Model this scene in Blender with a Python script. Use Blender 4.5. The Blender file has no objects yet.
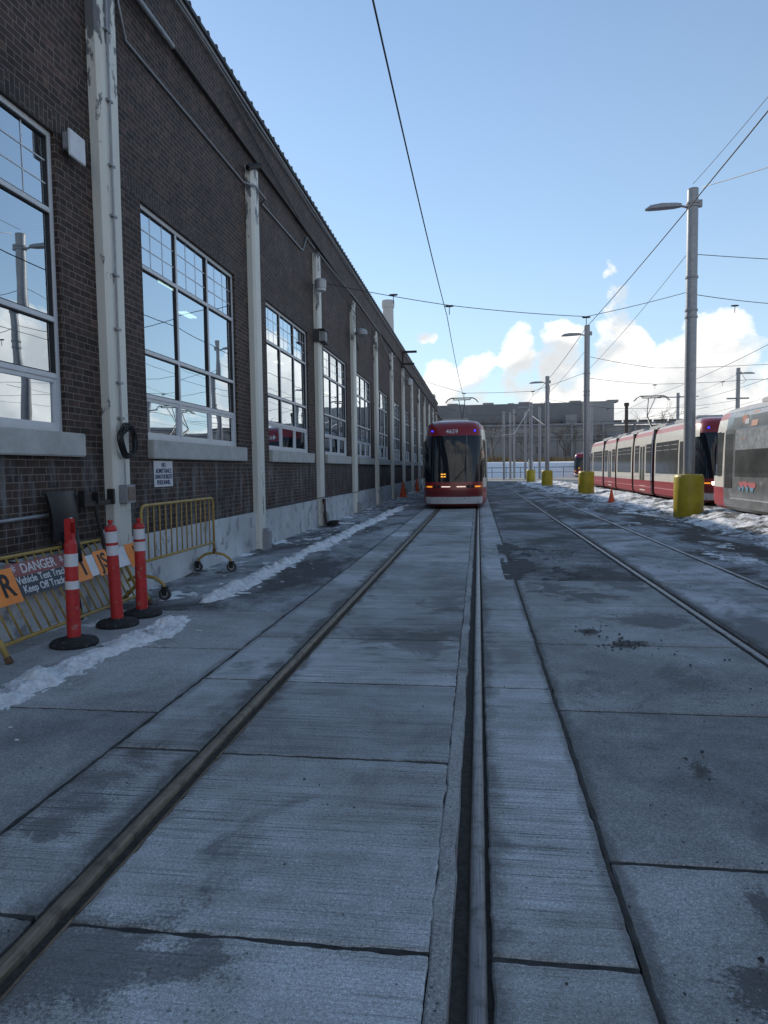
import bpy, bmesh, math, random
from mathutils import Vector, Matrix, noise
R = math.radians
rnd = random.Random(7)
scene = bpy.context.scene
col = scene.collection

# ------------------------------------------------------------------ camera
cam = bpy.data.cameras.new("camera")
camo = bpy.data.objects.new("camera", cam); col.objects.link(camo)
camo.location = (0, 0, 1.55)
_fw = Vector((-math.sin(.1357) * math.cos(.0626), math.cos(.1357) * math.cos(.0626), -math.sin(.0626)))
_rt = Vector((math.cos(.1357), math.sin(.1357), 0)); _up = _rt.cross(_fw)
_c, _s = math.cos(-.0133), math.sin(-.0133)                    # hand-held: the phone is rolled by under a degree
_r2, _u2 = _rt * _c + _up * _s, _up * _c - _rt * _s
camo.rotation_euler = Matrix((_r2, _u2, -_fw)).transposed().to_euler()
cam.sensor_fit = 'VERTICAL'; cam.sensor_height = 36; cam.lens = 691 / 1024 * 36
cam.clip_start = .05; cam.clip_end = 3000
scene.camera = camo

# ------------------------------------------------------------------ light
SUN_EL, SUN_AZ = 26.0, -36.0          # azimuth measured from +Y (along the track), negative = left
sd = Vector((math.sin(R(SUN_AZ)) * math.cos(R(SUN_EL)), math.cos(R(SUN_AZ)) * math.cos(R(SUN_EL)), math.sin(R(SUN_EL))))
sl = bpy.data.lights.new("sun", 'SUN'); sl.energy = 2.3; sl.angle = R(.5); sl.color = (1, .9, .76)
so = bpy.data.objects.new("sun", sl); col.objects.link(so)
so.rotation_euler = sd.to_track_quat('Z', 'Y').to_euler()
so.location = (0, 0, 60)
scene.view_settings.view_transform = 'Standard'; scene.view_settings.look = 'None'
scene.view_settings.exposure = 0.72; scene.view_settings.gamma = 1
scene.view_settings.use_curve_mapping = False

w = bpy.data.worlds.new("World"); scene.world = w; w.use_nodes = True
nt = w.node_tree; nt.nodes.clear()


def N(tree, typ, **kw):
    n = tree.nodes.new(typ)
    for k, v in kw.items():
        if k == 'i':
            for kk, vv in v.items(): n.inputs[kk].default_value = vv
        else: setattr(n, k, v)
    return n


def lk(tree, a, ai, b, bi): tree.links.new(a.outputs[ai], b.inputs[bi])


def math_(tree, op, a, b=None, c=None, clamp=False):
    n = tree.nodes.new('ShaderNodeMath'); n.operation = op; n.use_clamp = clamp
    for k, v in enumerate((a, b, c)):
        if v is None: continue
        if isinstance(v, (int, float)): n.inputs[k].default_value = v
        else: tree.links.new(v, n.inputs[k])
    return n.outputs[0]


def ramp(tree, v, stops, interp='LINEAR'):
    n = tree.nodes.new('ShaderNodeValToRGB'); n.color_ramp.interpolation = interp
    e = n.color_ramp.elements
    while len(e) < len(stops): e.new(.5)
    for k, (p, c) in enumerate(stops):
        e[k].position = p
        e[k].color = (c, c, c, 1) if isinstance(c, (int, float)) else (*c, 1)
    tree.links.new(v, n.inputs[0])
    return n.outputs[0]


def mixc(tree, f, a, b, typ='MIX'):
    n = tree.nodes.new('ShaderNodeMix'); n.data_type = 'RGBA'; n.blend_type = typ
    if isinstance(f, (int, float)): n.inputs[0].default_value = f
    else: tree.links.new(f, n.inputs[0])
    for k, v in ((6, a), (7, b)):
        if isinstance(v, tuple): n.inputs[k].default_value = (*v, 1) if len(v) == 3 else v
        else: tree.links.new(v, n.inputs[k])
    return n.outputs[2]


def build_sky():
    t = nt
    out = N(t, 'ShaderNodeOutputWorld')
    sky = N(t, 'ShaderNodeTexSky', sky_type='NISHITA', sun_disc=False, sun_elevation=R(SUN_EL), sun_rotation=R(SUN_AZ),
            air_density=1.0, dust_density=.05, ozone_density=1.2, altitude=80)
    tc = N(t, 'ShaderNodeTexCoord')
    sp = N(t, 'ShaderNodeSeparateXYZ'); lk(t, tc, 'Generated', sp, 0)
    az = math_(t, 'ARCTAN2', sp.outputs[0], sp.outputs[1])
    el = math_(t, 'ARCSINE', sp.outputs[2])
    cb = N(t, 'ShaderNodeCombineXYZ')
    t.links.new(az, cb.inputs[0]); t.links.new(math_(t, 'MULTIPLY', el, 1.35), cb.inputs[1])
    cb.inputs[2].default_value = 3.7
    n1 = N(t, 'ShaderNodeTexNoise', i={'Scale': 9.0, 'Detail': 9.0, 'Roughness': .56, 'Distortion': .35})
    lk(t, cb, 0, n1, 'Vector')
    # same field sampled a little towards the sun: tells the lit edge of a cloud from its grey body
    ad = N(t, 'ShaderNodeVectorMath', operation='ADD'); lk(t, cb, 0, ad, 0); ad.inputs[1].default_value = (-.03, .045, 0)
    n2 = N(t, 'ShaderNodeTexNoise', i={'Scale': 9.0, 'Detail': 5.0, 'Roughness': .5, 'Distortion': .35})
    lk(t, ad, 0, n2, 'Vector')

    def bump(c, wd, h):     # a soft heap of cloud at azimuth c (rad)
        d = math_(t, 'DIVIDE', math_(t, 'SUBTRACT', az, c), wd)
        return math_(t, 'MULTIPLY', math_(t, 'POWER', 2.718, math_(t, 'MULTIPLY', math_(t, 'MULTIPLY', d, d), -1.0)), h)
    top = None
    for c, wd, h in ((.19, .06, .222), (.30, .09, .19), (.12, .06, .20), (.06, .05, .165), (.0, .06, .13), (-.06, .06, .14), (.15, .40, .10), (.62, .14, .22), (.85, .12, .26), (1.15, .16, .24), (1.6, .3, .2), (-.9, .4, .13), (3.0, .7, .45), (-3.0, .7, .45)):  # last pair: unseen bright bank behind the camera, added to fill wall and ground
        b = bump(c, wd, h)
        top = b if top is None else math_(t, 'MAXIMUM', top, b)
    # cover: 1 low down, falling through the top height of the heaps
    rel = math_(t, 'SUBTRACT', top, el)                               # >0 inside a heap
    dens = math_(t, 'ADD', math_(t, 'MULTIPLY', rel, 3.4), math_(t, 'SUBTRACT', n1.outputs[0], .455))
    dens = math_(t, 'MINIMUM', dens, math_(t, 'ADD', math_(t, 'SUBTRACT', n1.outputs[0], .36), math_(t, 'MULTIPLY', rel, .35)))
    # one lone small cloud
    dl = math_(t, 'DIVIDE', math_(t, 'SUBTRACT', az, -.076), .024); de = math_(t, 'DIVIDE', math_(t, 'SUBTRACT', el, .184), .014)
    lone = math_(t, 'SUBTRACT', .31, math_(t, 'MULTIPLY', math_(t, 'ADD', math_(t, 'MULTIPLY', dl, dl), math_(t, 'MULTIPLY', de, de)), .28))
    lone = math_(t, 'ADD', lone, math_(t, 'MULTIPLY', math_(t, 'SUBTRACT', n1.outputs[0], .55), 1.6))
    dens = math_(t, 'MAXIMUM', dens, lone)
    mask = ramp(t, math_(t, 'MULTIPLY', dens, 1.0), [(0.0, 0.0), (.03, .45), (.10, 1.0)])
    shade = math_(t, 'ADD', .5, math_(t, 'MULTIPLY', math_(t, 'SUBTRACT', n1.outputs[0], n2.outputs[0]), 5.2), clamp=True)
    thick = ramp(t, dens, [(.05, 1.0), (.34, .56)])
    lum = math_(t, 'MULTIPLY', math_(t, 'MULTIPLY_ADD', shade, .75, .42), thick)
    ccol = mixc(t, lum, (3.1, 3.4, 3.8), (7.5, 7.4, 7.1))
    # thin bright haze hugging the horizon
    hz = ramp(t, el, [(0.0, .85), (.12, .55), (.30, .30), (.55, .17), (1.0, .12)])
    grade = mixc(t, 1.0, sky.outputs[0], (.87, .96, 1.01), 'MULTIPLY')
    base = mixc(t, hz, grade, (3.7, 4.6, 5.4))
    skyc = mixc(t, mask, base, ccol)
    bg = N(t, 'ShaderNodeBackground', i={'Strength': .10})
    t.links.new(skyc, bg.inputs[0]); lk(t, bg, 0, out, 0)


build_sky()

# ------------------------------------------------------------------ materials
MT = {}


def mat(name, color=(.5, .5, .5), rough=.6, metal=0, spec=.5, emit=None, es=0, noise_amt=0, nscale=6, bump=0, bscale=60, dirt=None, dirt_t=.62, coat=0):
    if name in MT: return MT[name]
    m = bpy.data.materials.new(name); m.use_nodes = True; MT[name] = m
    t = m.node_tree; b = t.nodes['Principled BSDF']
    b.inputs['Roughness'].default_value = rough; b.inputs['Metallic'].default_value = metal
    b.inputs['Specular IOR Level'].default_value = spec
    b.inputs['Coat Weight'].default_value = coat; b.inputs['Coat Roughness'].default_value = .08
    b.inputs['Base Color'].default_value = (*color, 1)
    tc = N(t, 'ShaderNodeNewGeometry')
    c = None
    if noise_amt:
        n = N(t, 'ShaderNodeTexNoise', i={'Scale': nscale, 'Detail': 6, 'Roughness': .6}); lk(t, tc, 'Position', n, 'Vector')
        f = ramp(t, n.outputs[0], [(.3, 1 - noise_amt), (.7, 1 + noise_amt)])
        c = mixc(t, 1.0, color, f, 'MULTIPLY')
    if dirt:
        n = N(t, 'ShaderNodeTexNoise', i={'Scale': nscale * 1.7, 'Detail': 9, 'Roughness': .68}); lk(t, tc, 'Position', n, 'Vector')
        f = ramp(t, n.outputs[0], [(dirt_t, 0.0), (dirt_t + .06, 1.0)])
        c = mixc(t, f, c if c is not None else color, dirt)
    if c is not None: t.links.new(c, b.inputs['Base Color'])
    if bump:
        n = N(t, 'ShaderNodeTexNoise', i={'Scale': bscale, 'Detail': 5}); lk(t, tc, 'Position', n, 'Vector')
        bp = N(t, 'ShaderNodeBump', i={'Strength': bump, 'Distance': .01}); lk(t, n, 0, bp, 'Height'); lk(t, bp, 0, b, 'Normal')
    if emit: b.inputs['Emission Color'].default_value = (*emit, 1); b.inputs['Emission Strength'].default_value = es
    return m


def brick_mat(name, rowh=.0735, bw=.215, c1=(.030, .019, .017), c2=(.070, .040, .031), mortar=(.19, .165, .145)):
    m = bpy.data.materials.new(name); m.use_nodes = True; t = m.node_tree; b = t.nodes['Principled BSDF']
    uv = N(t, 'ShaderNodeUVMap'); geo = N(t, 'ShaderNodeNewGeometry')
    wob = N(t, 'ShaderNodeTexNoise', i={'Scale': 2.2, 'Detail': 3}); lk(t, geo, 'Position', wob, 'Vector')
    wv = N(t, 'ShaderNodeVectorMath', operation='MULTIPLY_ADD'); lk(t, wob, 'Color', wv, 0); wv.inputs[1].default_value = (.012, .012, 0)
    lk(t, uv, 0, wv, 2)
    br = N(t, 'ShaderNodeTexBrick', offset=.5, offset_frequency=2, squash=.55, squash_frequency=5,
           i={'Scale': 1.0, 'Brick Width': bw, 'Row Height': rowh, 'Mortar Size': .0052, 'Mortar Smooth': .25, 'Bias': -.1,
              'Color1': (*c1, 1), 'Color2': (*c2, 1), 'Mortar': (*mortar, 1)})
    lk(t, wv, 0, br, 'Vector')
    n = N(t, 'ShaderNodeTexNoise', i={'Scale': 1.1, 'Detail': 8, 'Roughness': .65}); lk(t, geo, 'Position', n, 'Vector')
    f = ramp(t, n.outputs[0], [(.3, .62), (.7, 1.35)])
    c = mixc(t, 1.0, br.outputs[0], f, 'MULTIPLY')
    # odd bricks of another burn
    wn = N(t, 'ShaderNodeTexWhiteNoise', noise_dimensions='2D')
    sn = N(t, 'ShaderNodeVectorMath', operation='SNAP'); lk(t, wv, 0, sn, 0); sn.inputs[1].default_value = (bw / 2, rowh, 1)
    lk(t, sn, 0, wn, 'Vector')
    f2 = ramp(t, wn.outputs[0], [(0, .72), (.5, 1.0), (.9, 1.3), (1, 1.9)])
    notm = math_(t, 'SUBTRACT', 1.0, br.outputs['Fac'])
    c = mixc(t, notm, c, mixc(t, 1.0, c, f2, 'MULTIPLY'))
    # pale salt streaks washed down below the sills
    mp = N(t, 'ShaderNodeMapping'); mp.inputs['Scale'].default_value = (1, 3.2, .55); lk(t, geo, 'Position', mp, 0)
    ns = N(t, 'ShaderNodeTexNoise', i={'Scale': 1.6, 'Detail': 7, 'Roughness': .7}); lk(t, mp, 0, ns, 'Vector')
    sp = N(t, 'ShaderNodeSeparateXYZ'); lk(t, geo, 'Position', sp, 0)
    zf = ramp(t, math_(t, 'DIVIDE', sp.outputs[2], 3.0), [(.2, .9), (.5, 1.0), (.62, .0)])
    sf = math_(t, 'MULTIPLY', ramp(t, ns.outputs[0], [(.50, 0.0), (.72, .75)]), zf)
    c = mixc(t, sf, c, (.30, .31, .32))
    t.links.new(c, b.inputs['Base Color'])
    b.inputs['Roughness'].default_value = .72; b.inputs['Specular IOR Level'].default_value = .35
    nb = N(t, 'ShaderNodeTexNoise', i={'Scale': 55, 'Detail': 4}); lk(t, geo, 'Position', nb, 'Vector')
    hh = math_(t, 'ADD', math_(t, 'MULTIPLY', br.outputs['Fac'], -1.0), math_(t, 'MULTIPLY', nb.outputs[0], .35))
    bp = N(t, 'ShaderNodeBump', i={'Strength': .8, 'Distance': .008}); t.links.new(hh, bp.inputs['Height']); lk(t, bp, 0, b, 'Normal')
    return m


def concrete_mat(name, base=(.31, .31, .30), frost=(.66, .69, .72), frost_t=(.38, .62), broom=1.0, wet=(.075, .078, .08), railx=None, seed=0.0, wet_t=(.54, .66), grit=.5, spots=()):
    m = bpy.data.materials.new(name); m.use_nodes = True; t = m.node_tree; b = t.nodes['Principled BSDF']
    geo = N(t, 'ShaderNodeNewGeometry')
    off = N(t, 'ShaderNodeVectorMath', operation='ADD'); lk(t, geo, 'Position', off, 0); off.inputs[1].default_value = (seed, seed * 1.7, 0)
    P = off
    big = N(t, 'ShaderNodeTexNoise', i={'Scale': .55, 'Detail': 7, 'Roughness': .62, 'Distortion': .5}); lk(t, P, 0, big, 'Vector')
    med = N(t, 'ShaderNodeTexNoise', i={'Scale': 2.1, 'Detail': 9, 'Roughness': .68, 'Distortion': .7}); lk(t, P, 0, med, 'Vector')
    fine = N(t, 'ShaderNodeTexNoise', i={'Scale': 75, 'Detail': 4, 'Roughness': .7}); lk(t, P, 0, fine, 'Vector')
    mp = N(t, 'ShaderNodeMapping'); mp.inputs['Scale'].default_value = (1.3, 105, 1); mp.inputs['Rotation'].default_value = (0, 0, R(1.0)); lk(t, P, 0, mp, 0)
    bl = N(t, 'ShaderNodeTexNoise', i={'Scale': 1.0, 'Detail': 5, 'Roughness': .72}); lk(t, mp, 0, bl, 'Vector')
    mp2 = N(t, 'ShaderNodeMapping'); mp2.inputs['Scale'].default_value = (.5, 9, 1); lk(t, P, 0, mp2, 0)
    bl2 = N(t, 'ShaderNodeTexNoise', i={'Scale': 1.0, 'Detail': 3, 'Roughness': .6}); lk(t, mp2, 0, bl2, 'Vector')
    fsum = math_(t, 'ADD', math_(t, 'MULTIPLY', big.outputs[0], .65), math_(t, 'MULTIPLY', med.outputs[0], .35))
    fsum = math_(t, 'ADD', fsum, math_(t, 'MULTIPLY', math_(t, 'SUBTRACT', bl2.outputs[0], .5), .22 * broom))
    ff = ramp(t, fsum, [(frost_t[0], 0.0), (frost_t[1], 1.0)])
    c = mixc(t, ff, base, frost)
    # broom strokes break the frost
    bf = ramp(t, bl.outputs[0], [(.38, 1 - .72 * broom), (.49, 1.0), (.66, 1 + .16 * broom)])
    bm_ = N(t, 'ShaderNodeTexNoise', i={'Scale': 1.3, 'Detail': 4, 'Roughness': .6}); ob = N(t, 'ShaderNodeVectorMath', operation='ADD'); lk(t, P, 0, ob, 0); ob.inputs[1].default_value = (31, 7, 4); lk(t, ob, 0, bm_, 'Vector')
    c = mixc(t, ramp(t, bm_.outputs[0], [(.36, .15), (.62, 1.0)]), c, mixc(t, 1.0, c, bf, 'MULTIPLY'))
    c = mixc(t, 1.0, c, ramp(t, fine.outputs[0], [(.3, .62), (.7, 1.32)]), 'MULTIPLY')
    at = N(t, 'ShaderNodeAttribute', attribute_name='tone')
    c = mixc(t, 1.0, c, math_(t, 'ADD', at.outputs['Fac'], 1.0), 'MULTIPLY')
    pep = N(t, 'ShaderNodeTexNoise', i={'Scale': 190, 'Detail': 2, 'Roughness': .6}); lk(t, P, 0, pep, 'Vector')
    c = mixc(t, 1.0, c, ramp(t, pep.outputs[0], [(.26, .30), (.42, .88), (.60, 1.06), (.72, 1.9)]), 'MULTIPLY')
    # wet / oily stains
    st = N(t, 'ShaderNodeTexNoise', i={'Scale': .8, 'Detail': 8, 'Roughness': .66, 'Distortion': 1.0})
    o2 = N(t, 'ShaderNodeVectorMath', operation='ADD'); lk(t, P, 0, o2, 0); o2.inputs[1].default_value = (11.3, 5.1, 2); lk(t, o2, 0, st, 'Vector')
    wf = ramp(t, st.outputs[0], [(wet_t[0], 0.0), (wet_t[1], .85)])
    c = mixc(t, wf, c, wet)
    if spots:
        sps = N(t, 'ShaderNodeSeparateXYZ'); lk(t, geo, 'Position', sps, 0); tot = None
        for (sx_, sy_, rx_, ry_, am_) in spots:
            dx = math_(t, 'DIVIDE', math_(t, 'SUBTRACT', sps.outputs[0], sx_), rx_); dy = math_(t, 'DIVIDE', math_(t, 'SUBTRACT', sps.outputs[1], sy_), ry_)
            dd = math_(t, 'ADD', math_(t, 'SQRT', math_(t, 'ADD', math_(t, 'MULTIPLY', dx, dx), math_(t, 'MULTIPLY', dy, dy))), math_(t, 'MULTIPLY', math_(t, 'SUBTRACT', med.outputs[0], .5), 5.0))
            dd = math_(t, 'ADD', dd, math_(t, 'MULTIPLY', math_(t, 'SUBTRACT', fine.outputs[0], .5), 1.6))
            k = math_(t, 'MULTIPLY', ramp(t, dd, [(.55, 1.0), (1.0, 0.0)]), am_)
            tot = k if tot is None else math_(t, 'MAXIMUM', tot, k)
        c = mixc(t, tot, c, (.085, .082, .078))
    # grit
    vo = N(t, 'ShaderNodeTexVoronoi', i={'Scale': 26}); lk(t, P, 0, vo, 'Vector')
    sz = N(t, 'ShaderNodeTexNoise', i={'Scale': 2.6, 'Detail': 3}); lk(t, P, 0, sz, 'Vector')
    gf = math_(t, 'LESS_THAN', vo.outputs['Distance'], math_(t, 'MULTIPLY', math_(t, 'SUBTRACT', sz.outputs[0], .45), .9))
    c = mixc(t, math_(t, 'MULTIPLY', gf, grit), c, (.06, .06, .062))
    vw = N(t, 'ShaderNodeTexVoronoi', i={'Scale': 41}); lk(t, P, 0, vw, 'Vector')
    gw = math_(t, 'LESS_THAN', vw.outputs['Distance'], math_(t, 'MULTIPLY', math_(t, 'SUBTRACT', bm_.outputs[0], .47), .8))
    c = mixc(t, math_(t, 'MULTIPLY', gw, .6), c, (.72, .73, .74))
    if railx:
        sp = N(t, 'ShaderNodeSeparateXYZ'); lk(t, geo, 'Position', sp, 0)
        rf = None
        for rx, wd, am in railx:
            d = math_(t, 'ABSOLUTE', math_(t, 'SUBTRACT', sp.outputs[0], rx))
            d = math_(t, 'ADD', math_(t, 'DIVIDE', d, wd), math_(t, 'MULTIPLY', math_(t, 'SUBTRACT', med.outputs[0], .5), -4.0))
            k = math_(t, 'MULTIPLY', ramp(t, d, [(.0, 1.0), (.45, .9), (1.0, 0.0)]), am)
            rf = k if rf is None else math_(t, 'MAXIMUM', rf, k)
        c = mixc(t, math_(t, 'MULTIPLY', rf, .85), c, (.085, .08, .072))
    t.links.new(c, b.inputs['Base Color'])
    t.links.new(ramp(t, st.outputs[0], [(wet_t[0], .80), (wet_t[1], .45)]), b.inputs['Roughness'])
    b.inputs['Specular IOR Level'].default_value = .3
    h = math_(t, 'ADD', math_(t, 'MULTIPLY', bl.outputs[0], .7 * broom), math_(t, 'MULTIPLY', fine.outputs[0], .35))
    bp = N(t, 'ShaderNodeBump', i={'Strength': .7, 'Distance': .012}); t.links.new(h, bp.inputs['Height']); lk(t, bp, 0, b, 'Normal')
    return m


def asphalt_mat(name, base=(.05, .05, .052), frost=(.40, .43, .47), ft=(.55, .70), scale=1.0, seed=0.0, stretch=(1, 1, 1), amt=1.0):
    m = bpy.data.materials.new(name); m.use_nodes = True; t = m.node_tree; b = t.nodes['Principled BSDF']
    geo = N(t, 'ShaderNodeNewGeometry')
    mp = N(t, 'ShaderNodeMapping'); mp.inputs['Location'].default_value = (seed, seed, 0); mp.inputs['Scale'].default_value = stretch; lk(t, geo, 'Position', mp, 0)
    n1 = N(t, 'ShaderNodeTexNoise', i={'Scale': .5 * scale, 'Detail': 10, 'Roughness': .66, 'Distortion': .6}); lk(t, mp, 0, n1, 'Vector')
    n2 = N(t, 'ShaderNodeTexNoise', i={'Scale': 48, 'Detail': 4, 'Roughness': .75}); lk(t, geo, 'Position', n2, 'Vector')
    n3 = N(t, 'ShaderNodeTexNoise', i={'Scale': 3.1, 'Detail': 8, 'Roughness': .7}); lk(t, geo, 'Position', n3, 'Vector')
    ff = math_(t, 'MULTIPLY', ramp(t, math_(t, 'ADD', math_(t, 'MULTIPLY', n1.outputs[0], .75), math_(t, 'MULTIPLY', n3.outputs[0], .25)), [(ft[0], 0.0), (ft[1], 1.0)]), amt)
    c = mixc(t, ff, mixc(t, n3.outputs[0], (base[0] * .6, base[1] * .6, base[2] * .6), (base[0] * 1.5, base[1] * 1.5, base[2] * 1.5)), frost)
    c = mixc(t, 1.0, c, ramp(t, n2.outputs[0], [(.3, .55), (.7, 1.5)]), 'MULTIPLY')
    t.links.new(c, b.inputs['Base Color']); b.inputs['Roughness'].default_value = .75; b.inputs['Specular IOR Level'].default_value = .3
    bp = N(t, 'ShaderNodeBump', i={'Strength': .9, 'Distance': .015}); lk(t, n2, 0, bp, 'Height'); lk(t, bp, 0, b, 'Normal')
    return m


def snow_mat(name, dirt_t=(.52, .66), dirt=(.10, .095, .09), scale=1.6):
    m = bpy.data.materials.new(name); m.use_nodes = True; t = m.node_tree; b = t.nodes['Principled BSDF']
    geo = N(t, 'ShaderNodeNewGeometry')
    n1 = N(t, 'ShaderNodeTexNoise', i={'Scale': scale, 'Detail': 10, 'Roughness': .72, 'Distortion': .5}); lk(t, geo, 'Position', n1, 'Vector')
    n2 = N(t, 'ShaderNodeTexNoise', i={'Scale': 22, 'Detail': 6, 'Roughness': .7}); lk(t, geo, 'Position', n2, 'Vector')
    f = ramp(t, n1.outputs[0], [(dirt_t[0], 0.0), (dirt_t[1], 1.0)])
    c = mixc(t, f, (.84, .86, .89), dirt)
    c = mixc(t, 1.0, c, ramp(t, n2.outputs[0], [(.3, .72), (.62, 1.12)]), 'MULTIPLY')
    t.links.new(c, b.inputs['Base Color']); b.inputs['Roughness'].default_value = .75
    bp = N(t, 'ShaderNodeBump', i={'Strength': .8, 'Distance': .03}); lk(t, n2, 0, bp, 'Height'); lk(t, bp, 0, b, 'Normal')
    return m


def glass_mat(name, f0=.46, tint=(.82, .9, .97), through=(.55, .62, .62), rough=.004):
    m = bpy.data.materials.new(name); m.use_nodes = True; t = m.node_tree; t.nodes.clear()
    out = N(t, 'ShaderNodeOutputMaterial')
    tr = N(t, 'ShaderNodeBsdfTransparent', i={'Color': (*through, 1)}); gl = N(t, 'ShaderNodeBsdfGlossy', i={'Color': (*tint, 1), 'Roughness': rough})
    lw = N(t, 'ShaderNodeLayerWeight', i={'Blend': .5})
    f = ramp(t, lw.outputs['Facing'], [(0.0, f0), (.55, f0 + .28), (1.0, 1.0)])
    geo = N(t, 'ShaderNodeNewGeometry')
    n = N(t, 'ShaderNodeTexNoise', i={'Scale': .9, 'Detail': 2}); lk(t, geo, 'Position', n, 'Vector')
    bp = N(t, 'ShaderNodeBump', i={'Strength': .035, 'Distance': .05}); lk(t, n, 0, bp, 'Height'); lk(t, bp, 0, gl, 'Normal')
    mx = N(t, 'ShaderNodeMixShader'); t.links.new(f, mx.inputs[0]); lk(t, tr, 0, mx, 1); lk(t, gl, 0, mx, 2); lk(t, mx, 0, out, 0)
    return m


def paint_peel(name, base=(.74, .74, .68), under=(.16, .16, .17)):
    m = bpy.data.materials.new(name); m.use_nodes = True; t = m.node_tree; b = t.nodes['Principled BSDF']
    geo = N(t, 'ShaderNodeNewGeometry'); sp = N(t, 'ShaderNodeSeparateXYZ'); lk(t, geo, 'Position', sp, 0)
    mp = N(t, 'ShaderNodeMapping'); mp.inputs['Scale'].default_value = (1, 1, .35); lk(t, geo, 'Position', mp, 0)
    n1 = N(t, 'ShaderNodeTexNoise', i={'Scale': 6.5, 'Detail': 9, 'Roughness': .68}); lk(t, mp, 0, n1, 'Vector')
    n2 = N(t, 'ShaderNodeTexNoise', i={'Scale': 2.0, 'Detail': 6, 'Roughness': .6}); lk(t, mp, 0, n2, 'Vector')
    up = ramp(t, math_(t, 'DIVIDE', sp.outputs[2], 8.0), [(.12, .02), (.3, -.06), (.68, -.05), (.80, .10), (.9, .16)])
    f = ramp(t, math_(t, 'ADD', n1.outputs[0], up), [(.63, 0.0), (.665, 1.0)])
    c = mixc(t, n2.outputs[0], (base[0] * .78, base[1] * .78, base[2] * .78), (base[0] * 1.12, base[1] * 1.12, base[2] * 1.12))
    c = mixc(t, f, c, under)
    t.links.new(c, b.inputs['Base Color']); b.inputs['Roughness'].default_value = .55
    bp = N(t, 'ShaderNodeBump', i={'Strength': .5, 'Distance': .01}); lk(t, n1, 0, bp, 'Height'); lk(t, bp, 0, b, 'Normal')
    return m


BRICK = brick_mat('brick')
SOLDIER = brick_mat('soldier_brick', c1=(.034, .025, .022), c2=(.058, .040, .034))
CONC = concrete_mat('track_concrete', wet_t=(.60, .72), spots=[(-.62, 6.1, .55, .45, .55), (-1.15, 1.95, .5, .3, .6), (-.35, 7.9, .3, .5, .4), (-1.9, 3.0, .2, .5, .5)], railx=[(-1.50, .15, .9), (0.0, .12, .8), (-2.05, .05, .5), (.50, .05, .6)], seed=3.1)
CONC_SIDE = concrete_mat('side_concrete', spots=[(1.04, 6.66, .10, .12, .95), (1.25, 6.15, .16, .22, .95), (1.12, 3.63, .07, .17, .85), (.82, 2.1, .13, .14, .8), (.98, 2.5, .07, .1, .7), (1.5, 5.1, .2, .5, .4), (1.0, 8.9, .5, .5, .7), (1.45, 3.1, .3, .2, .4), (1.7, 7.2, .45, .5, .6), (.85, 4.9, .25, .35, .35), (1.3, 8.4, .4, .35, .7), (1.9, 9.2, .5, .4, .6)], base=(.25, .255, .25), frost=(.50, .51, .52), frost_t=(.42, .64), broom=.3, seed=21.7, railx=[(.50, .06, .7)], wet_t=(.60, .72))
CONC_LEFT = concrete_mat('left_concrete', base=(.30, .305, .31), frost=(.58, .59, .60), broom=.2, seed=8.3, railx=[(-2.05, .06, .5)], wet_t=(.6, .7), grit=.35)
CONC_R2 = concrete_mat('second_track_concrete', base=(.24, .245, .25), frost=(.66, .68, .71), frost_t=(.42, .56), broom=.2, seed=5.2, railx=[(2.33, .12, .8), (3.78, .1, .7)])
ASPH = asphalt_mat('asphalt', frost=(.34, .35, .37), ft=(.46, .62), base=(.075, .075, .075))
ASPH_L = asphalt_mat('asphalt_left', base=(.085, .085, .088), frost=(.44, .46, .49), ft=(.43, .60), stretch=(1.6, .7, 1), seed=4)
ASPH_R = asphalt_mat('asphalt_right', base=(.05, .046, .042), ft=(.47, .60), stretch=(1, .45, 1), seed=9, scale=1.5)
GROUND = asphalt_mat('yard_ground', base=(.18, .17, .16), frost=(.55, .55, .56), ft=(.45, .7))
SNOW = snow_mat('snow', dirt_t=(.54, .70), scale=4.5, dirt=(.22, .22, .23)); SNOW_D = snow_mat('dirty_snow', dirt_t=(.46, .58), scale=1.3)
SNOW_C = snow_mat('far_snow', dirt_t=(.64, .75), scale=.3)
GROOVE = mat('groove_dirt', (.052, .046, .040), .9, noise_amt=.5, nscale=30, bump=1, bscale=120)
RAIL = mat('worn_rail', (.17, .165, .165), .42, .6, noise_amt=.35, nscale=14, bump=.2, bscale=90, dirt=(.14, .10, .065), dirt_t=.54)


def streak_rail(name, c1, c2, rough, metal):
    m = bpy.data.materials.new(name); m.use_nodes = True; t = m.node_tree; b = t.nodes['Principled BSDF']
    geo = N(t, 'ShaderNodeNewGeometry'); mp = N(t, 'ShaderNodeMapping'); mp.inputs['Scale'].default_value = (150, 2.2, 1); lk(t, geo, 'Position', mp, 0)
    n = N(t, 'ShaderNodeTexNoise', i={'Scale': 1.0, 'Detail': 6, 'Roughness': .7}); lk(t, mp, 0, n, 'Vector')
    n2 = N(t, 'ShaderNodeTexNoise', i={'Scale': 9, 'Detail': 8, 'Roughness': .7}); lk(t, geo, 'Position', n2, 'Vector')
    c = mixc(t, ramp(t, n.outputs[0], [(.32, 0.0), (.68, 1.0)]), c1, c2)
    c = mixc(t, ramp(t, n2.outputs[0], [(.50, 0.0), (.68, .8)]), c, (.05, .04, .032))
    t.links.new(c, b.inputs['Base Color']); b.inputs['Roughness'].default_value = rough; b.inputs['Metallic'].default_value = metal
    bp = N(t, 'ShaderNodeBump', i={'Strength': .5, 'Distance': .006}); t.links.new(math_(t, 'ADD', n.outputs[0], n2.outputs[0]), bp.inputs['Height']); lk(t, bp, 0, b, 'Normal')
    return m


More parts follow.
